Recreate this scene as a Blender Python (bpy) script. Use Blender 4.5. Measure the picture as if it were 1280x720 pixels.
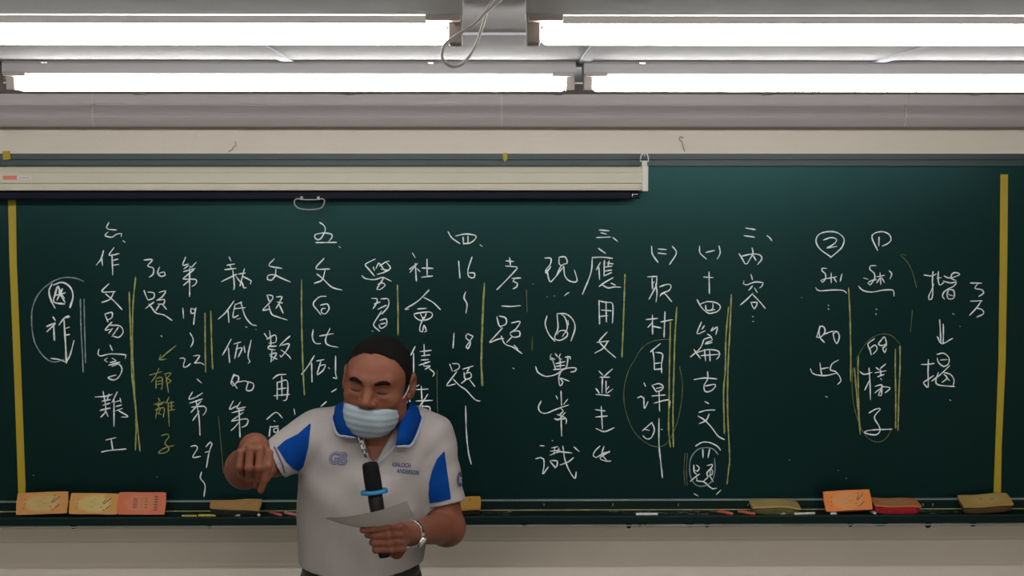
import bpy, bmesh, math, random
import numpy as np
from mathutils import Vector, Matrix, Euler
from mathutils.bvhtree import BVHTree
from mathutils.geometry import delaunay_2d_cdt

for _o in list(bpy.data.objects):
    bpy.data.objects.remove(_o)
SC = bpy.context.scene
COL = SC.collection
rnd = random.Random(7)

# ------------------------------------------------------------------ camera, light, exposure
CAM = Vector((0, 0, 2.10))
PITCH, YAW, FPX = math.radians(4.9), math.radians(0.7), 1680.0
cam_d = bpy.data.cameras.new('camera')
cam_d.sensor_width = 36.0
cam_d.lens = 36.0 * FPX / 1280
cam_d.clip_start = 0.02
cam = bpy.data.objects.new('camera', cam_d)
COL.objects.link(cam)
cam.location = CAM
CR = Euler((math.pi / 2 - PITCH, 0, -YAW), 'XYZ').to_matrix()
cam.rotation_euler = CR.to_euler()
SC.camera = cam

world = bpy.data.worlds.new('world')
SC.world = world
world.use_nodes = True
world.node_tree.nodes['Background'].inputs[0].default_value = (1.0, 0.93, 0.82, 1)
world.node_tree.nodes['Background'].inputs[1].default_value = 0.3   # dim rest of the classroom
TUBE_POWER = 36.0
for _x, _y in ((-1.5, -0.5), (1.5, -0.5), (-1.5, -2.2), (1.5, -2.2)):      # unseen fill lamps added behind the camera to brighten lower wall and person
    _d = bpy.data.lights.new('fill_lamp', 'AREA')
    _d.shape = 'RECTANGLE'; _d.size = 1.2; _d.size_y = 0.3
    _d.energy = 46.0
    _d.color = (1.0, 0.93, 0.82)
    _l = bpy.data.objects.new('fill_lamp', _d)
    COL.objects.link(_l)
    _l.location = (_x, _y, 2.10 + 0.238 - 0.03)
SC.view_settings.view_transform = 'Standard'
SC.view_settings.look = 'None'
SC.view_settings.gamma = 1.0
SC.view_settings.exposure = 0.0
SC.view_settings.use_curve_mapping = False

YW = 4.25      # wall
YB = 4.20      # writing surface
ZC = CAM.z + 0.238   # ceiling


def ray(u, v):
    return (CR @ Vector(((u - 640) / FPX, (360 - v) / FPX, -1))).normalized()


def P(u, v, Y):
    """the point of the vertical plane at distance Y that the photograph shows at (u, v)"""
    d = ray(u, v)
    return CAM + d * ((Y - CAM.y) / d.y)


# ------------------------------------------------------------------ materials
def lin(r, g, b):
    f = lambda c: c / 12.92 if c <= 0.04045 else ((c + 0.055) / 1.055) ** 2.4
    return (f(r / 255), f(g / 255), f(b / 255))


def mat(name, col, rough=0.6, metal=0.0, var=0.0, vscale=12.0, bump=0.0, bscale=60.0, spec=0.5, emis=0.0, sss=0.0, stretch=None):
    m = bpy.data.materials.new(name)
    m.use_nodes = True
    nt = m.node_tree
    b = nt.nodes['Principled BSDF']
    b.inputs['Base Color'].default_value = (*col, 1)
    b.inputs['Roughness'].default_value = rough
    b.inputs['Metallic'].default_value = metal
    b.inputs['Specular IOR Level'].default_value = spec
    if emis:
        b.inputs['Emission Color'].default_value = (*col, 1)
        b.inputs['Emission Strength'].default_value = emis
    if sss:
        b.inputs['Subsurface Weight'].default_value = sss
        b.inputs['Subsurface Radius'].default_value = (0.01, 0.004, 0.002)
    if var or bump:
        tc = nt.nodes.new('ShaderNodeTexCoord')
        mp = nt.nodes.new('ShaderNodeMapping')
        nt.links.new(tc.outputs['Object'], mp.inputs[0])
        if stretch:
            mp.inputs['Scale'].default_value = stretch
    if var:
        n = nt.nodes.new('ShaderNodeTexNoise')
        n.inputs['Scale'].default_value = vscale
        n.inputs['Detail'].default_value = 4
        nt.links.new(mp.outputs[0], n.inputs['Vector'])
        mx = nt.nodes.new('ShaderNodeMix')
        mx.data_type = 'RGBA'
        mx.inputs['A'].default_value = (*[max(0, c * (1 - var)) for c in col], 1)
        mx.inputs['B'].default_value = (*[min(1, c * (1 + var)) for c in col], 1)
        nt.links.new(n.outputs['Fac'], mx.inputs['Factor'])
        nt.links.new(mx.outputs['Result'], b.inputs['Base Color'])
    if bump:
        n = nt.nodes.new('ShaderNodeTexNoise')
        n.inputs['Scale'].default_value = bscale
        n.inputs['Detail'].default_value = 3
        nt.links.new(mp.outputs[0], n.inputs['Vector'])
        bp = nt.nodes.new('ShaderNodeBump')
        bp.inputs['Strength'].default_value = bump
        bp.inputs['Distance'].default_value = 0.01
        nt.links.new(n.outputs['Fac'], bp.inputs['Height'])
        nt.links.new(bp.outputs[0], b.inputs['Normal'])
    return m


M_wall = mat('wall_paint', (0.69, 0.635, 0.56), 0.75, var=0.05, vscale=3, bump=0.05, bscale=90)
M_ceil = mat('ceiling_tile', (0.43, 0.425, 0.435), 0.85, var=0.06, vscale=220, bump=0.15, bscale=300)
M_tbar = mat('grid_metal', (0.42, 0.42, 0.46), 0.8, var=0.05)
M_floor = mat('floor_tile', (0.10, 0.095, 0.085), 0.5, var=0.1)
M_trunk = mat('grey_enamel', (0.39, 0.36, 0.365), 0.36, var=0.05, vscale=6, stretch=(0.4, 1, 6))
M_fixf = mat('housing_enamel', (0.22, 0.21, 0.22), 0.5, var=0.05, vscale=9)
M_fix = mat('fixture_enamel', (0.48, 0.48, 0.49), 0.5, var=0.05, vscale=9)
M_fixtop = mat('fixture_cover', (0.58, 0.61, 0.62), 0.6, var=0.05, vscale=5)
M_holder = mat('holder_plastic', (0.42, 0.37, 0.34), 0.5)
M_tube = mat('lamp_glow', (1.0, 0.985, 0.965), 0.4, emis=TUBE_POWER)
M_chrome = mat('chrome', (0.8, 0.8, 0.8), 0.25, metal=1.0)
M_wire = mat('handle_wire', (0.32, 0.33, 0.33), 0.45, metal=0.5)
M_cable = mat('cable_plastic', (0.66, 0.64, 0.62), 0.5)
M_cream = mat('screen_case_enamel', (0.50, 0.48, 0.37), 0.45, var=0.03)
M_white = mat('white_plastic', (0.58, 0.57, 0.51), 0.4)
M_navy = mat('screen_bar_enamel', (0.003, 0.005, 0.014), 0.5, spec=0.12)
M_red = mat('label_red', (0.65, 0.17, 0.12), 0.6)
M_grey = mat('label_grey', (0.35, 0.34, 0.33), 0.6)
M_frame = mat('board_frame_enamel', (0.008, 0.034, 0.030), 0.42, var=0.35, vscale=14, stretch=(1, 4, 8))
M_tray = mat('tray_enamel', (0.0035, 0.016, 0.0135), 0.5, var=0.4, vscale=14, stretch=(1, 4, 8), spec=0.16)
M_dust = mat('chalk_dust', (0.30, 0.33, 0.28), 0.9, var=0.6, vscale=30, stretch=(1, 1, 1))
M_dusty = mat('chalk_dust_yellow', (0.34, 0.33, 0.16), 0.9, var=0.6, vscale=30)
M_alu = mat('rail_edge', (0.22, 0.26, 0.24), 0.5, var=0.6, vscale=5)
M_tape = mat('yellow_tape', (0.40, 0.30, 0.012), 0.6, var=0.10, vscale=9)


def board_material():
    m = mat('green_board', (0.008, 0.052, 0.045), 0.34, spec=0.40)
    nt = m.node_tree
    b = nt.nodes['Principled BSDF']
    b.inputs['Specular Tint'].default_value = (0.36, 1.0, 0.98, 1)
    tc = nt.nodes.new('ShaderNodeTexCoord')
    mp = nt.nodes.new('ShaderNodeMapping')
    mp.inputs['Scale'].default_value = (1.0, 1.0, 0.6)
    n = nt.nodes.new('ShaderNodeTexNoise')
    n.inputs['Scale'].default_value = 2.2
    n.inputs['Detail'].default_value = 6
    n.inputs['Distortion'].default_value = 0.6
    rp = nt.nodes.new('ShaderNodeValToRGB')
    rp.color_ramp.elements[0].position = 0.3
    rp.color_ramp.elements[0].color = (0.0010, 0.0080, 0.0080, 1)
    rp.color_ramp.elements[1].position = 0.8
    rp.color_ramp.elements[1].color = (0.0018, 0.0120, 0.0118, 1)
    nt.links.new(tc.outputs['Object'], mp.inputs[0])
    nt.links.new(mp.outputs[0], n.inputs['Vector'])
    nt.links.new(n.outputs['Fac'], rp.inputs[0])
    nt.links.new(rp.outputs[0], b.inputs['Base Color'])
    return m


def chalk_material(name, col, lo=0.55):
    m = mat(name, col, 0.95, spec=0.1)
    nt = m.node_tree
    b = nt.nodes['Principled BSDF']
    tc = nt.nodes.new('ShaderNodeTexCoord')
    n = nt.nodes.new('ShaderNodeTexNoise')
    n.inputs['Scale'].default_value = 90
    n.inputs['Detail'].default_value = 3
    rp = nt.nodes.new('ShaderNodeValToRGB')
    rp.color_ramp.elements[0].position = 0.3
    rp.color_ramp.elements[0].color = (*[c * lo for c in col], 1)
    rp.color_ramp.elements[1].position = 0.6
    rp.color_ramp.elements[1].color = (*col, 1)
    nt.links.new(tc.outputs['Object'], n.inputs['Vector'])
    nt.links.new(n.outputs['Fac'], rp.inputs[0])
    nt.links.new(rp.outputs[0], b.inputs['Base Color'])
    return m


M_board = board_material()
M_chalk_w = chalk_material('white_chalk', (0.86, 0.92, 0.94), 0.72)
M_chalk_y = chalk_material('yellow_chalk', (0.38, 0.40, 0.14))
M_chalk_t = chalk_material('faint_yellow_chalk', (0.17, 0.20, 0.10))
M_chalk_g = chalk_material('faint_grey_chalk', (0.28, 0.36, 0.38))
CHALK = {'w': M_chalk_w, 'y': M_chalk_y, 't': M_chalk_t, 'g': M_chalk_g}


# ------------------------------------------------------------------ object helpers
def empty(name, loc, label=None, cat=None, group=None):
    o = bpy.data.objects.new(name, None)
    COL.objects.link(o)
    o.location = loc
    o.empty_display_size = 0.05
    tag(o, label, cat, group)
    return o


def tag(o, label=None, cat=None, group=None, kind=None):
    if label: o['label'] = label
    if cat: o['category'] = cat
    if group: o['group'] = group
    if kind: o['kind'] = kind
    return o


def root_of(o):
    t = Vector((0, 0, 0))
    while o is not None:
        t += Vector(o.location)
        o = o.parent
    return t


def link_mesh(name, me, m, parent=None, kind=None, label=None):
    o = bpy.data.objects.new(name, me)
    COL.objects.link(o)
    if m is not None:
        me.materials.append(m)
    if parent is not None:
        o.parent = parent
    tag(o, label, None, None, kind)
    return o


class MB:
    """collects shapes, in world metres, and links them as ONE mesh"""
    def __init__(self):
        self.v, self.f, self.s = [], [], []

    def add(self, verts, faces, smooth=False):
        n = len(self.v)
        self.v += [tuple(p) for p in verts]
        self.f += [tuple(i + n for i in f) for f in faces]
        self.s += [smooth] * len(faces)
        return self

    def box(self, a, b, bev=0.0, rot=None, c0=None):
        bm = bmesh.new()
        bmesh.ops.create_cube(bm, size=1.0)
        a, b = Vector(a), Vector(b)
        s, c = b - a, (a + b) / 2
        for v in bm.verts:
            v.co = Vector((v.co.x * s.x, v.co.y * s.y, v.co.z * s.z)) + c
        if bev:
            bmesh.ops.bevel(bm, geom=bm.edges[:], offset=bev, segments=3, affect='EDGES', profile=0.6)
        if rot is not None:
            for v in bm.verts:
                v.co = rot @ (v.co - c0) + c0
        return self._bm(bm)

    def _bm(self, bm, smooth=False):
        bm.verts.ensure_lookup_table()
        bmesh.ops.recalc_face_normals(bm, faces=bm.faces[:])
        bm.verts.index_update()
        self.add([v.co.copy() for v in bm.verts], [[v.index for v in f.verts] for f in bm.faces], smooth)
        bm.free()
        return self

    def tube(self, pts, r, n=10, closed=False, caps=True):
        pts = [Vector(p) for p in pts]
        rs = r if isinstance(r, (list, tuple)) else [r] * len(pts)
        rings = []
        up = None
        for i, p in enumerate(pts):
            if closed:
                t = pts[(i + 1) % len(pts)] - pts[i - 1]
            else:
                t = pts[min(i + 1, len(pts) - 1)] - pts[max(i - 1, 0)]
            t.normalize()
            if up is None:
                up = Vector((0, 0, 1)) if abs(t.z) < 0.9 else Vector((0, 1, 0))
            s = t.cross(up).normalized()
            up = s.cross(t).normalized()
            rings.append([p + (s * math.cos(2 * math.pi * k / n) + up * math.sin(2 * math.pi * k / n)) * rs[i] for k in range(n)])
        verts = [q for ring in rings for q in ring]
        faces = []
        m = len(rings)
        for i in range(m if closed else m - 1):
            for k in range(n):
                a, b = i * n + k, i * n + (k + 1) % n
                c, d = ((i + 1) % m) * n + (k + 1) % n, ((i + 1) % m) * n + k
                faces.append((a, b, c, d))
        if caps and not closed:
            faces.append(tuple(range(n - 1, -1, -1)))
            faces.append(tuple(range((m - 1) * n, m * n)))
        return self.add(verts, faces, True)

    def extrude_x(self, prof, x0, x1):
        """closed (y, z) outline pulled along x"""
        n = len(prof)
        v = [(x0, y, z) for y, z in prof] + [(x1, y, z) for y, z in prof]
        f = [(i, (i + 1) % n, n + (i + 1) % n, n + i) for i in range(n)]
        f += [tuple(range(n - 1, -1, -1)), tuple(range(n, 2 * n))]
        return self.add(v, f)

    def build(self, name, m, parent=None, kind=None, label=None, fix=True):
        off = root_of(parent)
        me = bpy.data.meshes.new(name)
        me.from_pydata([tuple(Vector(p) - off) for p in self.v], [], self.f)
        if fix:
            bm = bmesh.new(); bm.from_mesh(me)
            bmesh.ops.recalc_face_normals(bm, faces=bm.faces[:])
            bm.to_mesh(me); bm.free()
        me.polygons.foreach_set('use_smooth', self.s)
        me.update()
        return link_mesh(name, me, m, parent, kind, label)


def smooth_line(pts, step, closed=False):
    """Catmull-Rom through 2-D or 3-D points"""
    pts = [Vector(p) for p in pts]
    if len(pts) < 3:
        n = max(1, int((pts[1] - pts[0]).length / step)) if len(pts) == 2 else 1
        return [pts[0].lerp(pts[-1], i / n) for i in range(n + 1)]
    out = []
    N = len(pts)
    for i in range(N if closed else N - 1):
        if closed:
            p0, p1, p2, p3 = pts[i - 1], pts[i], pts[(i + 1) % N], pts[(i + 2) % N]
        else:
            p1, p2 = pts[i], pts[i + 1]
            p0 = pts[i - 1] if i else p1 + (p1 - p2)
            p3 = pts[i + 2] if i + 2 < N else p2 + (p2 - p1)
        n = max(1, int((p2 - p1).length / step))
        for k in range(n):
            t = k / n
            out.append(0.5 * ((2 * p1) + (p2 - p0) * t + (2 * p0 - 5 * p1 + 4 * p2 - p3) * t * t + (3 * p1 - p0 - 3 * p2 + p3) * t ** 3))
    if not closed:
        out.append(pts[-1])
    return out


# ------------------------------------------------------------------ the room
MB().box((-4, YW, 0), (4, YW + 0.12, 3.2)).build('wall_back', M_wall, kind='structure')
MB().box((-4.12, -6, 0), (-4, YW + 0.12, 3.2)).build('wall_left', M_wall, kind='structure')
MB().box((4, -6, 0), (4.12, YW + 0.12, 3.2)).build('wall_right', M_wall, kind='structure')
MB().box((-4.12, -6.12, 0), (4.12, -6, 3.2)).build('wall_rear', M_wall, kind='structure')
MB().box((-4, -6, -0.1), (4, YW, 0)).build('floor', M_floor, kind='structure')
MB().box((-4, -6, ZC), (4, YW, ZC + 0.05)).build('ceiling', M_ceil, kind='structure')
g = MB()
for i in range(-6, 7):
    x = 0.19 + 0.63 * i
    if abs(x) < 3.9:
        g.box((x - 0.012, -2.9, ZC - 0.004), (x + 0.012, YW - 0.001, ZC + 0.001))
for i in range(-8, 4):
    y = 2.33 + 0.63 * i
    if -2.9 < y < YW - 0.02:
        g.box((-3.99, y - 0.012, ZC - 0.0042), (3.99, y + 0.012, ZC + 0.001))
g.build('trim_1', M_tbar, kind='structure')

# grey metal trunking along the top of the wall, in lengths with pale joints
YK = 4.11
zt, zb, z0 = P(640, 132, YK).z, P(640, 158.8, YK).z, P(640, 130.5, YK).z
prof = [(YW, ZC - 0.001), (YK - 0.005, ZC - 0.001), (YK - 0.005, z0), (YK, z0 - 0.001)]
for k in range(9):
    prof.append((YK - 0.014 * math.sin(math.pi * k / 8), zt - (zt - zb - 0.004) * k / 8))
prof += [(YK + 0.006, zb), (YW, zb + 0.03)]
joints = [P(u, 140, YK).x for u in (-393, 117, 627, 1131, 1640)]
t = MB()
xs = [-3.99] + joints + [3.99]
for a, b in zip(xs[:-1], xs[1:]):
    t.extrude_x(prof, a, b)
tr = t.build('trim_2', M_trunk, kind='structure')
j = MB()
for x in joints:
    j.extrude_x([(y - 0.0015 if y < YW else y, z) for y, z in prof[1:-1]], x - 0.0022, x + 0.0022)
j.build('trim_3', mat('joint_paint', (0.50, 0.47, 0.45), 0.5), kind='structure')


# ------------------------------------------------------------------ ceiling lights
def lamp(x0, x1, Y, label, top):
    """x0, x1: ends of the glowing tube"""
    zt = CAM.z + (0.188 if top else 0.190)
    r = 0.0130 if top else 0.0143
    root = empty('ceiling_light', ((x0 + x1) / 2, Y, ZC), label, 'ceiling light', 'fluorescent lights over the blackboard')
    h0, h1 = x0 - 0.02, x1 + 0.02
    if top:
        MB().extrude_x([(Y - 0.034, ZC - 0.0005), (Y - 0.030, zt + 0.030), (Y - 0.030, zt + 0.0262), (Y + 0.030, zt + 0.0262), (Y + 0.030, zt + 0.030), (Y + 0.034, ZC - 0.0005)], h0, h1).build('cover', M_fixtop, root)
        MB().box((h0, Y - 0.0310, zt + 0.0248), (h1, Y + 0.0310, zt + 0.0264), 0.0005).build('rim', M_white, root)
        MB().extrude_x([(Y - 0.0135, zt + 0.0252), (Y - 0.0125, zt + 0.0150), (Y + 0.0125, zt + 0.0150), (Y + 0.0135, zt + 0.0252)], h0 + 0.003, h1 - 0.003).build('housing', M_fixf, root)
    else:
        MB().extrude_x([(Y - 0.034, ZC - 0.0005), (Y - 0.038, ZC - 0.006), (Y - 0.038, zt + 0.0215), (Y - 0.030, zt + 0.0175), (Y + 0.030, zt + 0.0175), (Y + 0.038, zt + 0.0215), (Y + 0.038, ZC - 0.0005)], h0, h1).build('housing', M_fix, root)
        for f in (0.06, 0.755):
            xx = x0 + (x1 - x0) * f
            MB().box((xx - 0.007, Y - 0.043, ZC - 0.0075), (xx + 0.007, Y - 0.036, ZC - 0.002), 0.001).build('clip', M_chrome, root)
    pts, rs = [], []
    for k in range(7):
        a = math.pi / 2 * k / 6
        pts.append((x0 + r * 0.8 * (1 - math.cos(a)), Y, zt)); rs.append(max(0.0015, r * math.sin(a)))
    for k in range(1, 24):
        pts.append((x0 + 0.012 + (x1 - x0 - 0.024) * k / 24, Y, zt)); rs.append(r)
    for k in range(7):
        a = math.pi / 2 * (1 - k / 6)
        pts.append((x1 - r * 0.8 * (1 - math.cos(a)), Y, zt)); rs.append(max(0.0015, r * math.sin(a)))
    MB().tube(pts, rs, 20).build('tube', M_tube, root, label='glowing white fluorescent tube')
    for s, x in ((-1, x0), (1, x1)):
        e = MB()
        xa, xb = sorted((x, x + s * 0.019))
        e.box((xa, Y - 0.020, zt - 0.013), (xb, Y + 0.020, zt + 0.031), 0.003)
        xa, xb = sorted((x - s * 0.03, x + s * 0.017))
        e.box((xa, Y - 0.043, zt + 0.0155), (xb, Y + 0.043, zt + 0.024), 0.002)
        e.build('lamp_holder', M_holder, root)
    return root


YF, YR = 1.87, 2.94
xa = lambda u, Y: P(u, 90, Y).x
lamp(xa(561, YF) - 1.2, xa(561, YF), YF, 'nearer ceiling light left of the dangling cable loop, glare spilling on the ceiling behind it', True)
lamp(xa(675, YF), xa(675, YF) + 1.5, YF, 'nearer ceiling light running out of frame at the upper right', True)
lamp(xa(22, YR), xa(707, YR), YR, 'long fluorescent light over the board, whole tube in view below the left glare', False)
lamp(xa(740, YR), xa(740, YR) + 1.75, YR, 'farther fluorescent light above the right half of the board', False)
lamp(xa(-11, YR) - 1.2, xa(-11, YR), YR, 'farther light whose end bracket shows at the far left edge', False)

cz = 1.79
cab = [(628, -9), (612, 6), (604, 30), (594, 58), (580, 78), (565, 83), (553, 73), (556, 56), (571, 44), (592, 31), (607, 16), (622, 3), (638, -10)]
cp = [P(u, v, cz + 0.012 * math.sin(i * 0.5)) for i, (u, v) in enumerate(cab)]
cp[0].z = min(cp[0].z, ZC - 0.001); cp[-1].z = min(cp[-1].z, ZC - 0.001)
o = MB().tube(smooth_line(cp, 0.004), 0.0022, 8).build('hanging_cable', M_cable)
tag(o, 'thin grey cable hanging in a loop between the two nearer ceiling lights', 'cable')

# ------------------------------------------------------------------ blackboard
bb = empty('blackboard', (0, YB, P(640, 640, YB).z), 'wide dark green blackboard covered in chalk writing', 'blackboard')
BX0, BX1 = P(-80, 400, YB).x, P(1365, 400, YB).x
ztop, z208 = P(640, 191.5, YB - 0.02).z, P(640, 208, YB - 0.012).z
zrail, ztray = P(640, 625.5, YB - 0.01).z, P(640, 637.5, YB - 0.012).z
MB().box((BX0, YB, zrail - 0.03), (BX1, YB + 0.02, ztop - 0.005)).build('writing_surface', M_board, bb)
fr = MB()
fr.box((BX0 - 0.01, YB - 0.020, z208 + 0.020), (BX1 + 0.01, YW - 0.001, ztop), 0.002)
fr.box((BX0 - 0.01, YB - 0.012, z208), (BX1 + 0.01, YW - 0.002, z208 + 0.0215), 0.002)
fr.build('top_rail', M_frame, bb)
MB().box((BX0 - 0.01, YB - 0.0225, ztop - 0.0012), (BX1 + 0.01, YW - 0.0005, ztop + 0.0015)).build('top_edge', mat('edge_paint', (0.7, 0.66, 0.56), 0.5), bb)
for x in (BX0, BX1):
    MB().box((x - 0.02, YB - 0.014, ztray), (x + 0.02, YW - 0.001, ztop - 0.001), 0.002).build('side_rail', M_frame, bb)
MB().box((BX0 - 0.01, YB - 0.012, ztray - 0.01), (BX1 + 0.01, YW - 0.001, zrail), 0.0015).build('bottom_rail', M_tray, bb)
MB().box((BX0, YB - 0.0125, zrail - 0.002), (BX1, YB - 0.001, zrail + 0.0018)).build('dusty_edge', M_alu, bb, label='pale chalk dusted rail edge')
# tray: floor, lip, rounded front
YT = YB - 0.105
ty = MB()
zl = ztray - 0.004
ty.extrude_x([(YB - 0.011, ztray - 0.001), (YT + 0.012, ztray - 0.001), (YT + 0.008, ztray + 0.004), (YT + 0.001, ztray + 0.004),
              (YT - 0.002, ztray), (YT - 0.001, ztray - 0.018), (YT + 0.006, ztray - 0.024), (YT + 0.02, ztray - 0.020), (YB + 0.0, ztray - 0.016)], BX0 - 0.01, BX1 + 0.01)
ty.build('chalk_tray', M_tray, bb)
MB().box((BX0, YB - 0.0160, ztray - 0.0012), (BX1, YB - 0.0095, ztray + 0.0014)).build('dusty_edge', M_dusty, bb, label='yellowish dust line at the back of the tray')
zq = P(640, 657, YT).z
MB().box((BX0, YT - 0.004, zq - 0.002), (BX1, YT + 0.004, zq + 0.001)).build('tray_edge', M_alu, bb, label='pale lower edge of the tray')
# drips of old paint below the tray
for u, w, h in ((655, 8, 2), (786, 8, 5), (800, 5, 3), (806, 4, 2), (862, 12, 3), (884, 7, 4), (1063, 7, 4), (1160, 9, 6), (1216, 9, 4), (92, 9, 3), (262, 7, 3), (1100, 22, 3)):
    p = P(u, 657, YT + 0.006)
    bm = bmesh.new()
    bmesh.ops.create_uvsphere(bm, u_segments=10, v_segments=6, radius=1)
    for v in bm.verts:
        v.co = Vector((p.x + v.co.x * w / 820, p.y + v.co.y * 0.006, zq + v.co.z * h / 420))
    MB()._bm(bm, True).build('paint_drip', M_tray, bb)


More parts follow.
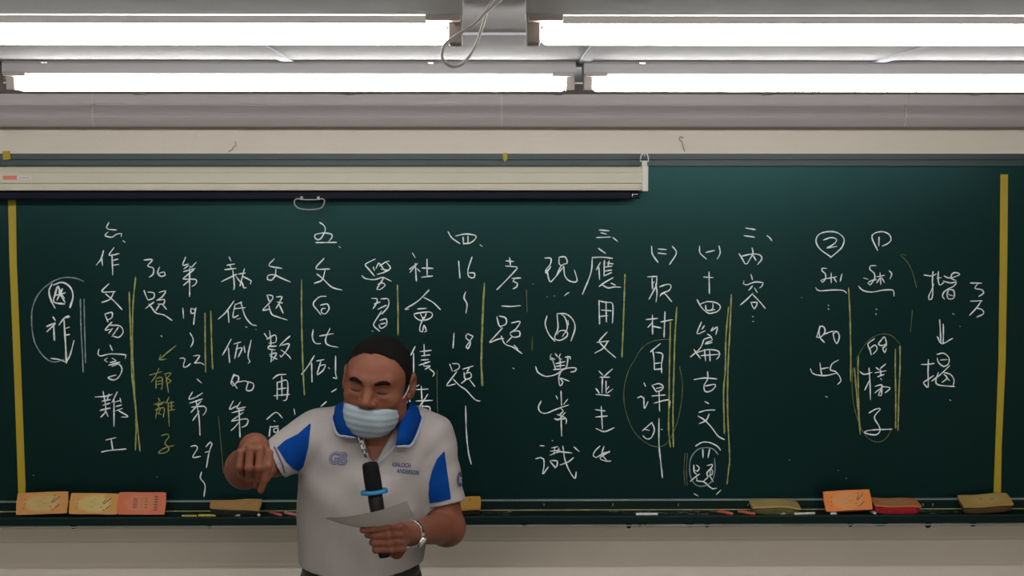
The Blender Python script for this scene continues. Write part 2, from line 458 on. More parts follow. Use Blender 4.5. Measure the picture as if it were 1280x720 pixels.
# ------------------------------------------------------------------ chalk writing
W = {'A': (1120, 270), 'B': (1120, 450), 'C': (980, 270), 'D': (980, 450), 'E': (840, 270), 'F': (840, 450), 'G': (740, 270), 'H': (740, 450),
     'I': (600, 270), 'J': (600, 450), 'K': (450, 270), 'L': (500, 420), 'M': (320, 270), 'N': (320, 400), 'O': (170, 270), 'P': (170, 450),
     'Q': (20, 270), 'R': (20, 420)}
TXT = '''
A w|140,295 180,300 200,290;185,278 182,330 184,380 178,415 166,418 164,400 178,370 188,340;212,278 210,310 218,345 242,330;205,312 225,308;240,300 270,310 318,293 300,283 280,290 276,312 300,322;235,325 275,335 302,330 290,350 262,364 240,380 232,400 242,415;262,368 288,372 290,408 264,415 255,395 262,368;262,392 286,400
A w|218,518 222,580 225,632;236,540 237,590 236,638;206,603 230,638 282,612
A w|372,335 428,336;408,340 394,362 428,368 438,385 414,402
A w|372,426 430,424;425,428 400,462 368,496;400,460 430,468 438,488 405,505
A w|283,488 290,492
B w|125,22 160,22 190,17;162,-2 160,60 160,136 137,115;137,112 188,78;205,-28 238,-34 264,-12 262,18 238,32 212,12 206,-10;222,0 256,-2;268,28 225,70 178,106;212,62 200,98 210,124 292,133;238,62 272,72 290,98 286,128;240,72 256,90 230,112;250,86 266,102
B w|268,200 274,202
C w|235,205 180,165 160,125 175,92 220,78 270,85 300,115 290,155 260,185 232,208;198,120 235,108 262,116 256,134 230,152 214,160 264,152
C w|468,172 440,110 450,88 490,78 525,92 535,120 515,140 492,150;475,105 474,150
C w|213,262 190,262 190,275 206,288 208,312 192,332 184,322 214,312;218,312 262,304;236,285 236,334;248,308 262,330;290,290 281,326
C w|158,358 176,374 240,370 295,372 312,385
C w|460,248 432,250 430,268 450,285 453,312 430,345 420,336 434,324 462,318;398,310 420,316;462,304 502,297;480,284 484,342;480,308 464,334;488,308 502,333;526,274 539,290 530,314
C w|372,350 395,372 440,380 500,370 545,372 550,400
C w|220,445 224,449;220,463 224,467
C w|460,465 464,467;458,489 462,491
C w|180,550 168,592 162,606 185,604 205,580 200,556 182,552 176,580 182,610 202,632;200,592 236,578 262,576;246,580 250,612 264,638 277,604 265,578 244,592
C w|452,614 420,640 430,670 436,694;430,662 455,645 466,665 446,690;500,604 472,640 492,648 512,638;490,610 504,606 512,645 494,660 504,684 512,662
D w|132,44 148,70 205,78 262,66;180,15 184,50 190,78;184,45 222,38;272,0 240,20 232,50 255,56 278,82 284,105 268,122
D w|380,58 400,72 440,62;425,40 430,120 432,198;428,100 404,150;460,38 476,50;508,20 482,42;455,64 510,54;468,84 500,72;482,48 484,78;482,92 488,98;455,132 490,126 472,178 486,178 490,132;455,164 482,142;488,132 530,140 506,164
D w|425,265 460,245 482,245 452,285 475,330 480,355 460,374 420,370 402,360 440,350 540,346
D w|208,182 216,185
E w|368,60 416,68;360,98 412,106
E w|475,98 488,108 500,124
E w|335,188 352,215 366,240 378,238;345,202 400,190 440,195 449,215 428,242;400,160 405,185 390,215 376,238;404,195 420,222
E w|395,292 402,318;360,325 356,338 372,345 415,330 456,335 450,350 438,360;402,350 384,372;412,360 426,382;405,386 376,415 342,445;405,394 440,430 466,462;394,430 404,455 412,465 426,434 396,432
E w|402,502 407,504;403,526 408,528
E w|138,150 140,185 172,215;170,182 212,172;235,150 241,185 226,215
E w|158,305 206,308;185,280 187,388
E w|125,418 150,460 182,486 206,485;142,440 180,428 226,436 242,456 226,478 200,484;168,446 174,472 214,468;204,438 204,462 188,472
E w|147,530 126,588 166,574;162,548 150,566;206,555 194,576 226,556 219,592;176,590 196,602;160,616 196,606 202,620 172,632 166,640 200,632;160,616 140,662 92,705;110,668 142,712;125,682 180,668 232,676 236,700 222,716;162,668 168,724;188,668 190,724;145,698 232,692
F w|110,98 165,90 224,95;178,58 178,95 160,128 165,156 186,158 210,142 216,122 166,130
F w|165,208 183,218;135,262 170,252 214,250;186,270 170,302 136,318;130,280 165,302 200,340 230,380 262,398
F w|118,430 150,412 185,412 225,430 242,450
F w|110,668 130,680
F w|245,650 222,672
F w|154,445 155,488;188,445 180,488
F w|109,525 111,560 124,572;122,526 136,538 128,556 116,552;138,570 118,584 92,606;118,582 126,596 122,604 160,610 185,632 205,644 224,640;176,528 202,522 196,540 176,562 178,580 200,572 204,556 192,542;192,552 190,576;180,586 158,606;188,578 206,608
G w|36,70 85,74;44,84 72,90;22,108 92,105
G w|105,108 128,127
G w|32,162 68,187;2,208 50,206 102,212;2,206 -6,285 -48,392;42,232 22,268;34,256 38,318;62,222 60,300;76,234 106,240;86,224 80,250;62,256 100,250;62,276 98,270;60,300 98,282;106,308 64,332 36,352;50,345 82,360 106,355 144,356;95,336 118,346
G w|35,422 36,480 38,540;38,425 70,432 102,438 104,500 102,535;70,428 72,530;46,470 96,474;42,502 78,498
G w|76,580 46,612 34,628;24,632 84,625;80,626 55,662 15,685;40,635 76,672 118,708
G w|298,150 302,190 330,232;332,165 372,168;330,185 371,190;402,152 422,185 388,242
G w|278,304 325,302;300,338 312,330;324,304 322,342 312,366 285,416;300,310 303,365;318,340 325,382 320,430;338,354 375,342 394,346 388,370 345,390 340,402 360,386 398,428
G w|270,518 328,512;302,495 303,590;302,532 280,556;344,530 402,518;365,478 360,605;345,560 300,550
G w|342,638 300,672 292,680;304,674 310,715 312,768;318,682 352,690 348,740 348,784;312,738 344,734;312,768 350,764
H w|34,55 54,76;102,45 62,80;40,86 88,86;52,90 50,165;70,105 70,165;85,132 72,150;20,142 36,166;20,172 88,178;102,146 76,166
H w|16,248 66,255;18,285 76,280;46,232 52,345;20,342 62,358 112,338
H w|40,430 14,456 6,480 20,488 62,464 88,462;60,432 50,470 72,500;88,456 40,490 68,505 94,505
H w|260,115 268,132;228,190 245,182 258,190 262,242 280,208;300,126 322,160;306,125 335,118 356,132 345,152 322,158;322,142 350,136;300,180 366,175;335,160 338,255;310,216 384,200 386,240
H w|300,312 252,354;300,314 312,350 295,390 272,394 254,378;262,346 286,352;335,292 335,420 345,520 352,588;346,346 352,348
I w|130,224 168,228;148,208 152,245;128,250 184,255 187,262;186,262 140,312 85,368;160,312 204,310;178,312 165,326 186,336 183,354 165,364
I w|108,450 155,452 202,448
I w|84,505 94,545 104,556;96,500 128,510 130,540 100,552;112,560 76,600 48,632 90,616 118,612;106,600 125,640 165,656 210,688;158,535 200,528 180,564 152,584;166,576 196,576 198,600 166,606 150,590;158,606 134,632;170,646 188,664
I w|324,210 354,212 352,240 330,268 330,286 354,252;334,270 348,326 366,318 412,260;395,206 396,240 410,250;396,206 426,205 436,235 408,246 386,290;418,250 425,300 450,326 485,325 472,270
I w|424,398 434,388 445,383
I w|335,500 326,540 345,592 375,626;385,488 430,490 465,520 475,562 455,625;385,490 390,560 378,590 374,612 400,622 436,600 432,575 400,574 384,592;400,486 426,510 436,560 412,602;440,522 442,545
I w|356,690 350,706 374,716;376,688 388,704;402,690 394,710 408,716;426,706 450,704 452,716;350,716 366,720;364,722 378,766;400,712 402,758;440,700 436,740 426,762 368,768;380,738 424,728;380,752 424,746;278,752 290,782 330,802 380,792 420,766 465,758 482,764 476,776 454,780;408,770 394,806 400,850 414,830 400,810 446,826
J w|380,178 388,196;405,155 408,228;438,196 418,222;306,205 292,236 302,260 332,266 382,246 442,225;402,240 416,256 394,276;374,292 392,300 426,262;386,272 430,292 430,318;405,272 408,380;374,296 428,294
J w|360,401 364,403;300,428 322,430;278,494 304,488 318,495 320,530 314,570 342,534;358,440 388,434;352,456 400,452;350,476 395,460 460,465;374,440 370,470;396,440 384,462;350,506 376,540;354,502 386,506 380,536 360,516;400,525 440,510 468,488;414,430 425,500 450,560 475,592 481,560;470,435 495,457
J w|165,40 170,43
K w|440,78 460,110 500,138;478,100 530,90 578,98 575,116 550,135 518,138;515,105 518,142;540,100 540,138
K w|600,144 612,152
K w|493,225 496,265 500,310;560,205 540,270 545,304 570,308 572,286 546,284
K w|528,380 520,410 535,440 530,485
K w|470,585 468,620 465,660
K w|562,600 536,590 530,610 552,632 540,664 530,655 548,628 566,600
K w|262,185 276,208;248,266 288,236;286,238 250,282;276,236 282,326;284,262 300,278;310,260 365,262;335,215 336,300;308,306 362,300
K w|345,370 290,425 225,466 244,465;320,408 365,432 402,468;288,465 332,462;270,490 300,484 350,480 363,496 345,515 302,522 275,505 270,492;302,490 318,520;332,486 320,516;318,506 300,552 300,576 312,580 320,546 332,576 322,580
K w|76,215 30,238 26,246 42,264 72,300;66,255 72,272;92,235 80,262;98,250 132,228 146,225;130,230 152,260 124,280 86,292;106,266 138,270;96,236 126,276;10,298 25,312 70,318 115,308 156,326;116,314 96,345 84,366 100,368 126,346 110,334 90,342
K w|58,412 86,415 80,440 66,462;70,440 100,430;105,415 140,415 142,450 110,490;90,466 132,446;108,476 86,510 68,546 98,576;100,522 130,515 132,545 105,562 95,545;102,540 126,536
K w|60,575 65,577
L w|76,52 54,96;68,86 68,196;100,78 156,72;120,42 122,100;106,100 150,94;106,120 142,118;95,146 150,128;126,130 118,150 152,150 126,166;148,164 171,185 164,202
L w|60,264 95,245;45,300 50,335 40,362;82,268 140,265;106,250 110,320;80,325 162,322;140,290 100,350 70,386;114,346 105,386 120,400 146,390 148,356 118,352
L w|248,140 262,176;262,138 292,140 296,160 270,176;284,178 260,210 234,248 276,240;266,216 300,250 330,270 375,318 400,325;314,166 366,150;346,160 334,182;320,182 326,215 356,206 350,182 326,190;332,216 308,236;346,216 374,252
L w|328,350 332,480 342,580 356,640
M w|318,32 340,48 346,72 322,115 300,115 295,94 340,85 378,92 378,110 364,126;298,133 402,132
M w|414,152 422,158
M w|340,212 300,262 368,265;346,270 330,320 292,336;304,290 330,310 380,356 430,370
M w|350,402 316,405 286,440 310,475 324,494;322,446 356,440 365,465 345,490 326,480 332,462 346,462
N w|286,48 282,86 296,116 324,118;318,80 386,68;370,42 350,86 350,116 375,130 410,136
N w|292,178 260,230 228,272;278,215 280,310;304,205 340,198;326,202 305,270;315,230 346,224 335,252 308,274;362,238 368,244;398,180 398,270 405,292 386,288
N w|378,360 402,345
N w|325,432 352,408
M w|92,214 66,248 130,262;100,265 95,300 75,322 58,318 60,298 90,294 130,312 172,330
M w|55,395 65,426;62,395 84,400 80,420 64,425;76,426 52,450 34,472 70,464;64,446 78,490 110,505 156,520;102,405 130,404 118,430;106,430 132,435;120,430 100,462;116,442 136,486
N w|42,68 60,92 76,92;68,54 76,122;55,96 96,75 99,110 66,116;76,122 60,142 96,150;60,132 102,130;80,150 75,210;68,172 102,166 84,202;70,180 106,196;170,80 136,110 118,130;130,126 166,120 150,156 124,186 120,176;126,150 160,176 174,194
N w|84,294 110,275 150,272;106,310 106,396;110,312 156,305 154,394 136,402;128,280 130,380;108,346 150,340;90,379 168,372
N w|54,496 100,462 132,490;90,503 95,507;72,530 66,582;72,536 112,530;88,546 110,540 106,562 90,560 88,546
N w|190,445 195,472
O w|40,220 82,219 58,250 86,260 86,290 66,306;118,255 108,285 125,302 146,295 142,280 116,286
O w|40,372 50,400 60,420;58,380 90,385 88,410 62,420;90,430 48,462;64,440 80,460 100,485 140,495 180,522;115,382 148,375 130,405 104,422;110,422 142,418 138,440 110,440;116,446 100,472;136,446 152,466
O w|125,599 130,602
O w|248,206 234,246 262,240;240,264 262,248;300,232 276,258 270,250;238,278 296,262;290,268 236,312;268,260 268,402;236,316 300,318 298,340 280,352;266,322 238,346
O w|234,460 238,512;296,470 276,462 276,486 295,482 298,458 288,542
O w|270,585 285,612 284,634 274,654
O w|220,712 236,710 246,716 238,740 238,756 256,752 272,738;288,700 318,698 300,728 292,736 322,734 340,744
P w|305,95 328,115
P w|282,160 265,196 302,185;300,186 332,165;268,216 332,195;326,205 275,262;300,202 315,290 320,376;278,236 342,232 350,255 335,276;316,256 284,302
P w|275,432 300,428 306,445 284,486 322,482;350,434 372,410 380,420 366,460 352,538;346,462 366,456
P w|328,560 322,590 345,625 340,682
P y|68,76 130,58;114,42 98,80 78,108;100,96 100,142;104,92 130,88 129,148 122,142;104,108 128,104;104,122 128,118;142,70 176,65 156,92 176,102 160,116;148,70 162,162
P y|112,190 120,206;90,222 146,210;104,226 132,220;112,206 115,246;96,250 140,240 136,286;106,240 98,292;108,266 126,272;124,240 112,270;166,185 150,216;160,210 166,330;164,216 190,210;166,232 190,228;166,252 194,248;176,205 178,250
P y|128,378 158,370 166,382 144,416 165,440 150,462 112,466 126,450 160,434 192,428
O y|200,648 160,680 120,716;124,694 118,718 150,716
O w|465,205 475,224;455,246 492,240;444,268 500,262;470,245 476,262;428,328 506,290;484,270 492,350 488,368;500,302 526,336;542,264 520,350;515,290 546,285;534,302 576,325 572,340;530,330 540,360 552,358
O w|490,425 450,480 412,515;460,470 465,532;496,440 485,506 512,496;490,464 546,458;500,442 530,430;524,430 545,500 576,540 602,548;505,516 522,512
O w|548,554 555,557
O w|476,615 450,665 432,696;462,660 468,732;490,640 524,630;508,640 494,712;500,666 530,660 512,704;540,650 545,682;576,620 560,700 570,728 562,736
P w|490,70 475,116 485,130 512,102 510,80 494,76 480,102 506,142;500,112 548,105 562,118;560,112 552,150 580,150 588,120 560,108
P w|486,205 468,246 502,230;522,210 505,242 548,235;480,264 540,248;536,262 480,302;515,246 520,386;478,306 556,295 552,326 530,336;516,310 490,340 475,352
Q w|465,32 452,58 462,66 502,70;460,80 445,98 480,106 500,92 528,88 526,102
Q w|535,124 545,131
Q w|438,172 425,215 402,245;428,202 432,246;490,158 466,196 516,188;480,190 484,295;485,222 510,215;485,246 514,242
Q w|465,338 430,378 496,378;490,380 470,416 430,432;448,390 490,425 530,468
Q w|444,490 460,530;446,490 480,482 478,510 455,520;480,530 445,570 470,566;470,546 520,550 536,580 515,606 488,602;482,562 464,586;512,556 480,602
R w|415,65 410,90 425,100 470,90 550,95 546,112;470,45 482,72;456,110 442,120 456,130;480,110 500,125 470,132;464,146 520,130;480,152 512,140 530,165 516,202 490,220 460,208 500,195
R w|395,305 445,302 482,292;435,275 446,332;464,290 455,322;430,326 472,318;434,346 470,336;420,372 472,360;446,330 448,376 424,406;450,376 460,402;506,280 480,332;490,316 490,452;494,330 522,322;520,310 525,332;500,352 528,345;500,374 532,362;514,374 560,402 528,405
R w|450,520 500,508;476,515 484,570;428,580 470,572 552,565
Q b|180,340 165,375 175,420 195,460;188,345 230,332 270,355 285,400 270,458;205,355 196,390 190,430 242,440;210,350 225,386 242,412;200,396 246,384;232,364 205,420;215,380 245,432
Q b|185,505 196,522;154,552 196,535;196,540 155,578;188,540 192,622;265,500 240,512 215,545;244,510 268,505;240,520 248,650 252,735;250,562 266,556;250,596 268,592
Q w|175,712 215,718 252,732;252,732 272,690 290,622
'''
LINES = '''
A t|22,195 35,192 52,196
A t|22,195 60,235 85,290 103,358
A t|82,470 78,520 72,580
C y|323,360 330,500 334,700 333,825
C t|362,715 370,700 400,650 440,610 490,590 540,600 582,642
D t|345,40 340,130 350,230 380,330 420,390 470,410 510,392 534,352
D y|352,40 366,200 381,372
C y|372,698 370,760 372,880 376,1010 381,1068
C y|557,665 556,760 559,900 558,1060
C y|580,650 580,760 574,900 570,1072
E y|283,455 270,600 266,780 258,880 262,1088
E y|297,392 290,560 280,760 278,970 288,1200 284,1260 275,1340
F t|65,465 60,560 66,628
F t|78,465 72,550 77,628
F g|230,472 205,445 165,438 125,450 95,490 88,540 95,590 120,625 160,630 200,605 215,550 212,490
G t|212,720 250,660 300,628 350,618 385,618
H t|212,0 180,60 160,150 165,240 200,340 250,400 310,432 370,420 420,330 445,220 452,120 438,30
G y|392,530 388,720 385,920 383,1050 386,1110 392,1155
G y|424,455 415,600 410,760 405,970 407,1155
G y|165,292 158,500 150,705
I y|22,335 15,500 8,720 14,848
I t|232,370 236,480
I t|262,600 260,672
K y|622,335 612,500 606,720 610,848
K y|187,345 190,470 190,595
L t|185,170 186,300 190,430
M y|228,320 228,500 234,740 242,895
O y|345,485 346,640 348,780
O y|374,475 378,640 383,765
P t|412,280 425,420 437,565
Q g|340,328 300,312 240,308 180,330 120,380 85,450 78,530 90,620 120,680 160,720 200,730 240,716
Q g|322,415 325,560 332,690 336,782
Q g|340,415 343,560 348,735
Q y|566,380 572,560 578,720 580,800 600,1000 597,1170
Q y|598,305 585,450 582,640 588,800 600,980 620,1175
'''


def strokes(mb, win, s, w):
    ox, oy = W[win]
    for st in s.split(';'):
        px = [tuple(float(c) for c in p.split(',')) for p in st.split()]
        px = smooth_line([(ox + a / 4, oy + b / 4, 0) for a, b in px], 2.2)
        pts = [P(p[0], p[1], YB) for p in px]
        n = len(pts)
        vv = []
        ph = rnd.random() * 6
        for i, p in enumerate(pts):
            tdir = pts[min(i + 1, n - 1)] - pts[max(i - 1, 0)]
            tdir.y = 0
            tdir.normalize()
            side = Vector((-tdir.z, 0, tdir.x))
            ww = w * (0.86 + 0.16 * math.sin(ph + i * 0.55) + 0.12 * (rnd.random() - 0.5))
            if i in (0, n - 1):
                ww *= 0.6
                p = p + tdir * (w * (0.5 if i else -0.5))
            vv += [p + side * ww + Vector((0, -0.0002, 0)), p + Vector((0, -0.0011, 0)), p - side * ww + Vector((0, -0.0002, 0))]
        ff = []
        for i in range(n - 1):
            a = i * 3
            ff += [(a, a + 1, a + 4, a + 3), (a + 1, a + 2, a + 5, a + 4)]
        mb.add(vv, ff)


WID = {'w': 0.0023, 'b': 0.0030, 'y': 0.0026, 't': 0.0014, 'g': 0.0022}
for ln in TXT.strip().split('\n'):
    h, s = ln.split('|')
    win, c = h.split()
    mb = MB()
    strokes(mb, win, s, WID[c] * (0.75 if c == 'y' else 1))
    mb.build('chalk_character', CHALK['w' if c == 'b' else c], bb, fix=False, label='yellow chalk character' if c == 'y' else None)
for ln in LINES.strip().split('\n'):
    h, s = ln.split('|')
    win, c = h.split()
    mb = MB()
    strokes(mb, win, s, WID[c])
    mb.build('chalk_line', CHALK[c], bb, fix=False, label={'y': 'yellow chalk line', 't': 'thin faint yellow chalk line', 'g': 'grey chalk line'}[c])

# specks of chalk on the board
sp = MB()
for u, v in ((196, 596), (1058, 598), (1048, 588), (1002, 372), (987, 575), (42, 594), (320, 412), (666, 355), (684, 371), (1200, 408), (693, 370)):
    p = P(u, v, YB)
    sp.box((p.x - 0.0016, YB - 0.0006, p.z - 0.0016), (p.x + 0.0016, YB + 0.0005, p.z + 0.0016))
sp.build('chalk_speck', M_chalk_g, bb)


# ------------------------------------------------------------------ tape on the board
def tape(px, Y, label, th=0.0006):
    q = [P(u, v, Y) for u, v in px]
    v = [p + Vector((0, -th, 0)) for p in q] + [p + Vector((0, 0.0002, 0)) for p in q]
    n = len(q)
    f = [tuple(range(n)), tuple(range(2 * n - 1, n - 1, -1))] + [(i, n + i, n + (i + 1) % n, (i + 1) % n) for i in range(n)]
    o = MB().add(v, f).build('tape_strip', M_tape)
    return tag(o, label, 'tape')


tape([(9, 200), (19, 200), (21, 330), (26, 450), (32, 608), (31.5, 620), (23, 621), (21, 560), (17, 450), (12, 330)], YB, 'long yellow tape strip down the left end of the blackboard')
tape([(1250.5, 218), (1260, 218), (1259, 330), (1257, 450), (1252, 560), (1251, 616), (1242, 615.5), (1244, 560), (1248, 450), (1249.5, 330)], YB, 'long yellow tape strip down the right end of the blackboard')
tape([(3, 189), (12.5, 188.5), (13.5, 199), (4, 200)], YB - 0.0226, 'small square of yellow tape on the top rail at the far left')
tape([(628.5, 191.5), (634, 191), (634.5, 199), (631, 202.5), (628.8, 199)], YB - 0.0226, 'small torn bit of yellow tape on the top rail above the screen case')

# ------------------------------------------------------------------ pull-down projection screen
YS = 4.085
ps = empty('projection_screen', tuple(P(400, 238, YS + 0.03)), 'cream rolled up projection screen case hung across the left of the blackboard', 'projection screen')
z1, z2, z3, z4 = P(640, 208.5, YS).z, P(640, 216, YS).z, P(640, 229, YS).z, P(640, 238, YS).z
sx0, sx1 = P(-140, 220, YS).x, P(803, 220, YS).x
MB().extrude_x([(YS + 0.075, z1), (YS + 0.004, z1), (YS + 0.001, z1 - 0.003), (YS + 0.003, z2 + 0.001), (YS, z2 - 0.001), (YS, z3 + 0.001), (YS + 0.007, z3 - 0.002), (YS + 0.007, z4 + 0.004), (YS + 0.003, z4), (YS + 0.075, z4)], sx0, sx1).build('case', M_cream, ps)
MB().box((sx1 - 0.001, YS - 0.002, z4 - 0.003), (P(810.5, 220, YS).x, YS + 0.078, z1 + 0.003), 0.003).build('end_cap', M_white, ps)
hx = P(806, 200, YS).x
zh0, zh1 = P(806, 212, YS + 0.02).z, P(806, 201.5, YS + 0.02).z
MB().box((hx - 0.008, YS + 0.004, zh0), (hx + 0.008, YS + 0.016, zh1), 0.002).build('hanger_plate', M_white, ps)
hk = []
for k in range(13):
    a = math.pi * k / 12
    hk.append((hx - 0.0115 * math.cos(a), YS + 0.010, zh1 + 0.010 + 0.014 * math.sin(a)))
hk = [(hx - 0.0125, YS + 0.010, zh1)] + hk + [(hx + 0.0125, YS + 0.010, zh1)]
MB().tube(hk, 0.0021, 8, closed=True).build('hanger_ring', M_white, ps)
MB().tube([(hx, YB - 0.021, zh1 + 0.022), (hx, YS + 0.010, zh1 + 0.0195), (hx, YS + 0.002, zh1 + 0.016)], 0.0018, 8).build('hook', M_white, ps)
YBAR = YS + 0.035
zb_ = P(600, 244.5, YBAR).z
bx1 = P(789, 244, YBAR).x
MB().box((sx0 + 0.05, YBAR - 0.009, zb_ - 0.0125), (bx1, YBAR + 0.009, zb_ + 0.0125), 0.006).build('bottom_bar', M_navy, ps)
MB().box((sx0 + 0.06, YBAR - 0.0015, zb_ + 0.011), (bx1 - 0.03, YBAR + 0.0015, z4 + 0.003)).build('screen_edge', M_navy, ps)
MB().box((bx1 - 0.001, YBAR - 0.008, zb_ - 0.011), (P(799, 244, YBAR).x, YBAR + 0.008, zb_ + 0.011), 0.004).build('bar_cap', M_navy, ps)
c = MB()
xx = P(790, 244, YBAR).x
c.tube([(xx, YBAR - 0.011, zb_ + 0.004), (xx + 0.018, YBAR - 0.011, zb_ + 0.004)], 0.002, 8)
c.tube([(xx, YBAR - 0.011, zb_ - 0.006), (xx, YBAR - 0.011, zb_ + 0.008)], 0.0022, 8)
c.build('latch', M_chrome, ps)
hd = [(369, 249.5), (372, 248.5), (382, 249.5), (394, 249.5), (403, 248.5), (405.5, 250), (404.5, 256), (400, 260.5), (387, 262), (374, 260.5), (368.5, 256), (368, 251)]
YH = YBAR - 0.012
MB().tube(smooth_line([P(u, v, YH) for u, v in hd], 0.004, True), 0.0023, 8, closed=True).build('pull_handle', M_wire, ps)
c = MB()
for u in (377, 398):
    p = P(u, 248, YH)
    c.box((p.x - 0.004, YH - 0.002, p.z - 0.005), (p.x + 0.004, YBAR - 0.006, p.z + 0.006), 0.001)
c.build('handle_clip', M_wire, ps)
lb = MB()
a, b = P(3.5, 219.6, YS), P(21, 224.6, YS)
lb.box((a.x, YS - 0.0008, b.z), (b.x, YS + 0.0002, a.z)).build('label', M_red, ps, label='small faded red label')
a, b = P(22, 219.6, YS), P(39, 224.8, YS)
w_ = MB().box((a.x, YS - 0.0008, b.z), (b.x, YS + 0.0002, a.z)).build('label', M_white, ps, label='small white label')
g_ = MB()
for k in range(9):
    x = P(24 + k * 1.5, 222, YS).x
    g_.box((x, YS - 0.0011, P(24, 223.2, YS).z), (x + 0.0026, YS - 0.0007, P(24, 221.4, YS).z))
g_.build('printed_mark', M_grey, w_)

# wires sticking out of the wall above the board
def wire(pts, label):
    p3 = [P(u, v, YW - 0.003 - (0.010 if 0 < i < len(pts) - 1 else 0)) for i, (u, v) in enumerate(pts)]
    o = MB().tube(smooth_line(p3, 0.004), 0.0014, 6).build('wire_hook', mat('rusty_wire', (0.30, 0.26, 0.22), 0.6))
    tag(o, label, 'wire hook')


wire([(286, 189.5), (290, 187), (292, 183), (295, 182), (294, 177)], 'short bent wire on the wall above the left of the screen case')
wire([(856, 189), (854, 183), (852.5, 177), (849, 175), (850, 171), (854, 172)], 'short bent wire on the wall right of the screen hanger')

# ------------------------------------------------------------------ board erasers
M_felt_o = mat('felt_olive', (0.10, 0.095, 0.030), 0.95, bump=0.5, bscale=200, var=0.3, vscale=40)
M_felt_y = mat('felt_yellow', (0.34, 0.29, 0.11), 0.95, bump=0.5, bscale=200, var=0.3, vscale=40)
M_felt_r = mat('felt_red', (0.36, 0.010, 0.022), 0.95, bump=0.5, bscale=200, var=0.2, vscale=40)
M_felt_b = mat('felt_brown', (0.10, 0.055, 0.018), 0.95, bump=0.5, bscale=200, var=0.3, vscale=40)
M_felt_k = mat('felt_black', (0.012, 0.013, 0.012), 0.95, bump=0.5, bscale=200)
M_ink = mat('print_ink', (0.05, 0.045, 0.04), 0.7)


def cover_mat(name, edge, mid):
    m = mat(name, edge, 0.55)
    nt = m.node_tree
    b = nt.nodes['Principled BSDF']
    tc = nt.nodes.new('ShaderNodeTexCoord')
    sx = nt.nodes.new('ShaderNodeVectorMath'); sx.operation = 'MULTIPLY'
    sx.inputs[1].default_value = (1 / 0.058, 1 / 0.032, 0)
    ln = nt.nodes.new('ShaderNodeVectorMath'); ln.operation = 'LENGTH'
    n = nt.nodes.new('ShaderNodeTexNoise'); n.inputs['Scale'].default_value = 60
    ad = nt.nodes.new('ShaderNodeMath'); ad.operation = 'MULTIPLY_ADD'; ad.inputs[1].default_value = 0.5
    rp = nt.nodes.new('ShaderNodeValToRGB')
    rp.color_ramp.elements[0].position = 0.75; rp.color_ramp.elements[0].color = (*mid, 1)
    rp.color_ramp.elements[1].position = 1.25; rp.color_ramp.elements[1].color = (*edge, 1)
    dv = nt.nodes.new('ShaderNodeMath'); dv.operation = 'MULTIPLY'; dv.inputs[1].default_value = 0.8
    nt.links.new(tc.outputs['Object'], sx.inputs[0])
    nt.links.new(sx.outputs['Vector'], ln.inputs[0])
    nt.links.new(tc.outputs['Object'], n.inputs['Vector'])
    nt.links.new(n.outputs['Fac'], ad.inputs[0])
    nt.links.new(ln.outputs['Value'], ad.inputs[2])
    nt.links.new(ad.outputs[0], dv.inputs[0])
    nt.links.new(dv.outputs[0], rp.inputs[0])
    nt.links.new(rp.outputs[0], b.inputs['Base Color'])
    return m


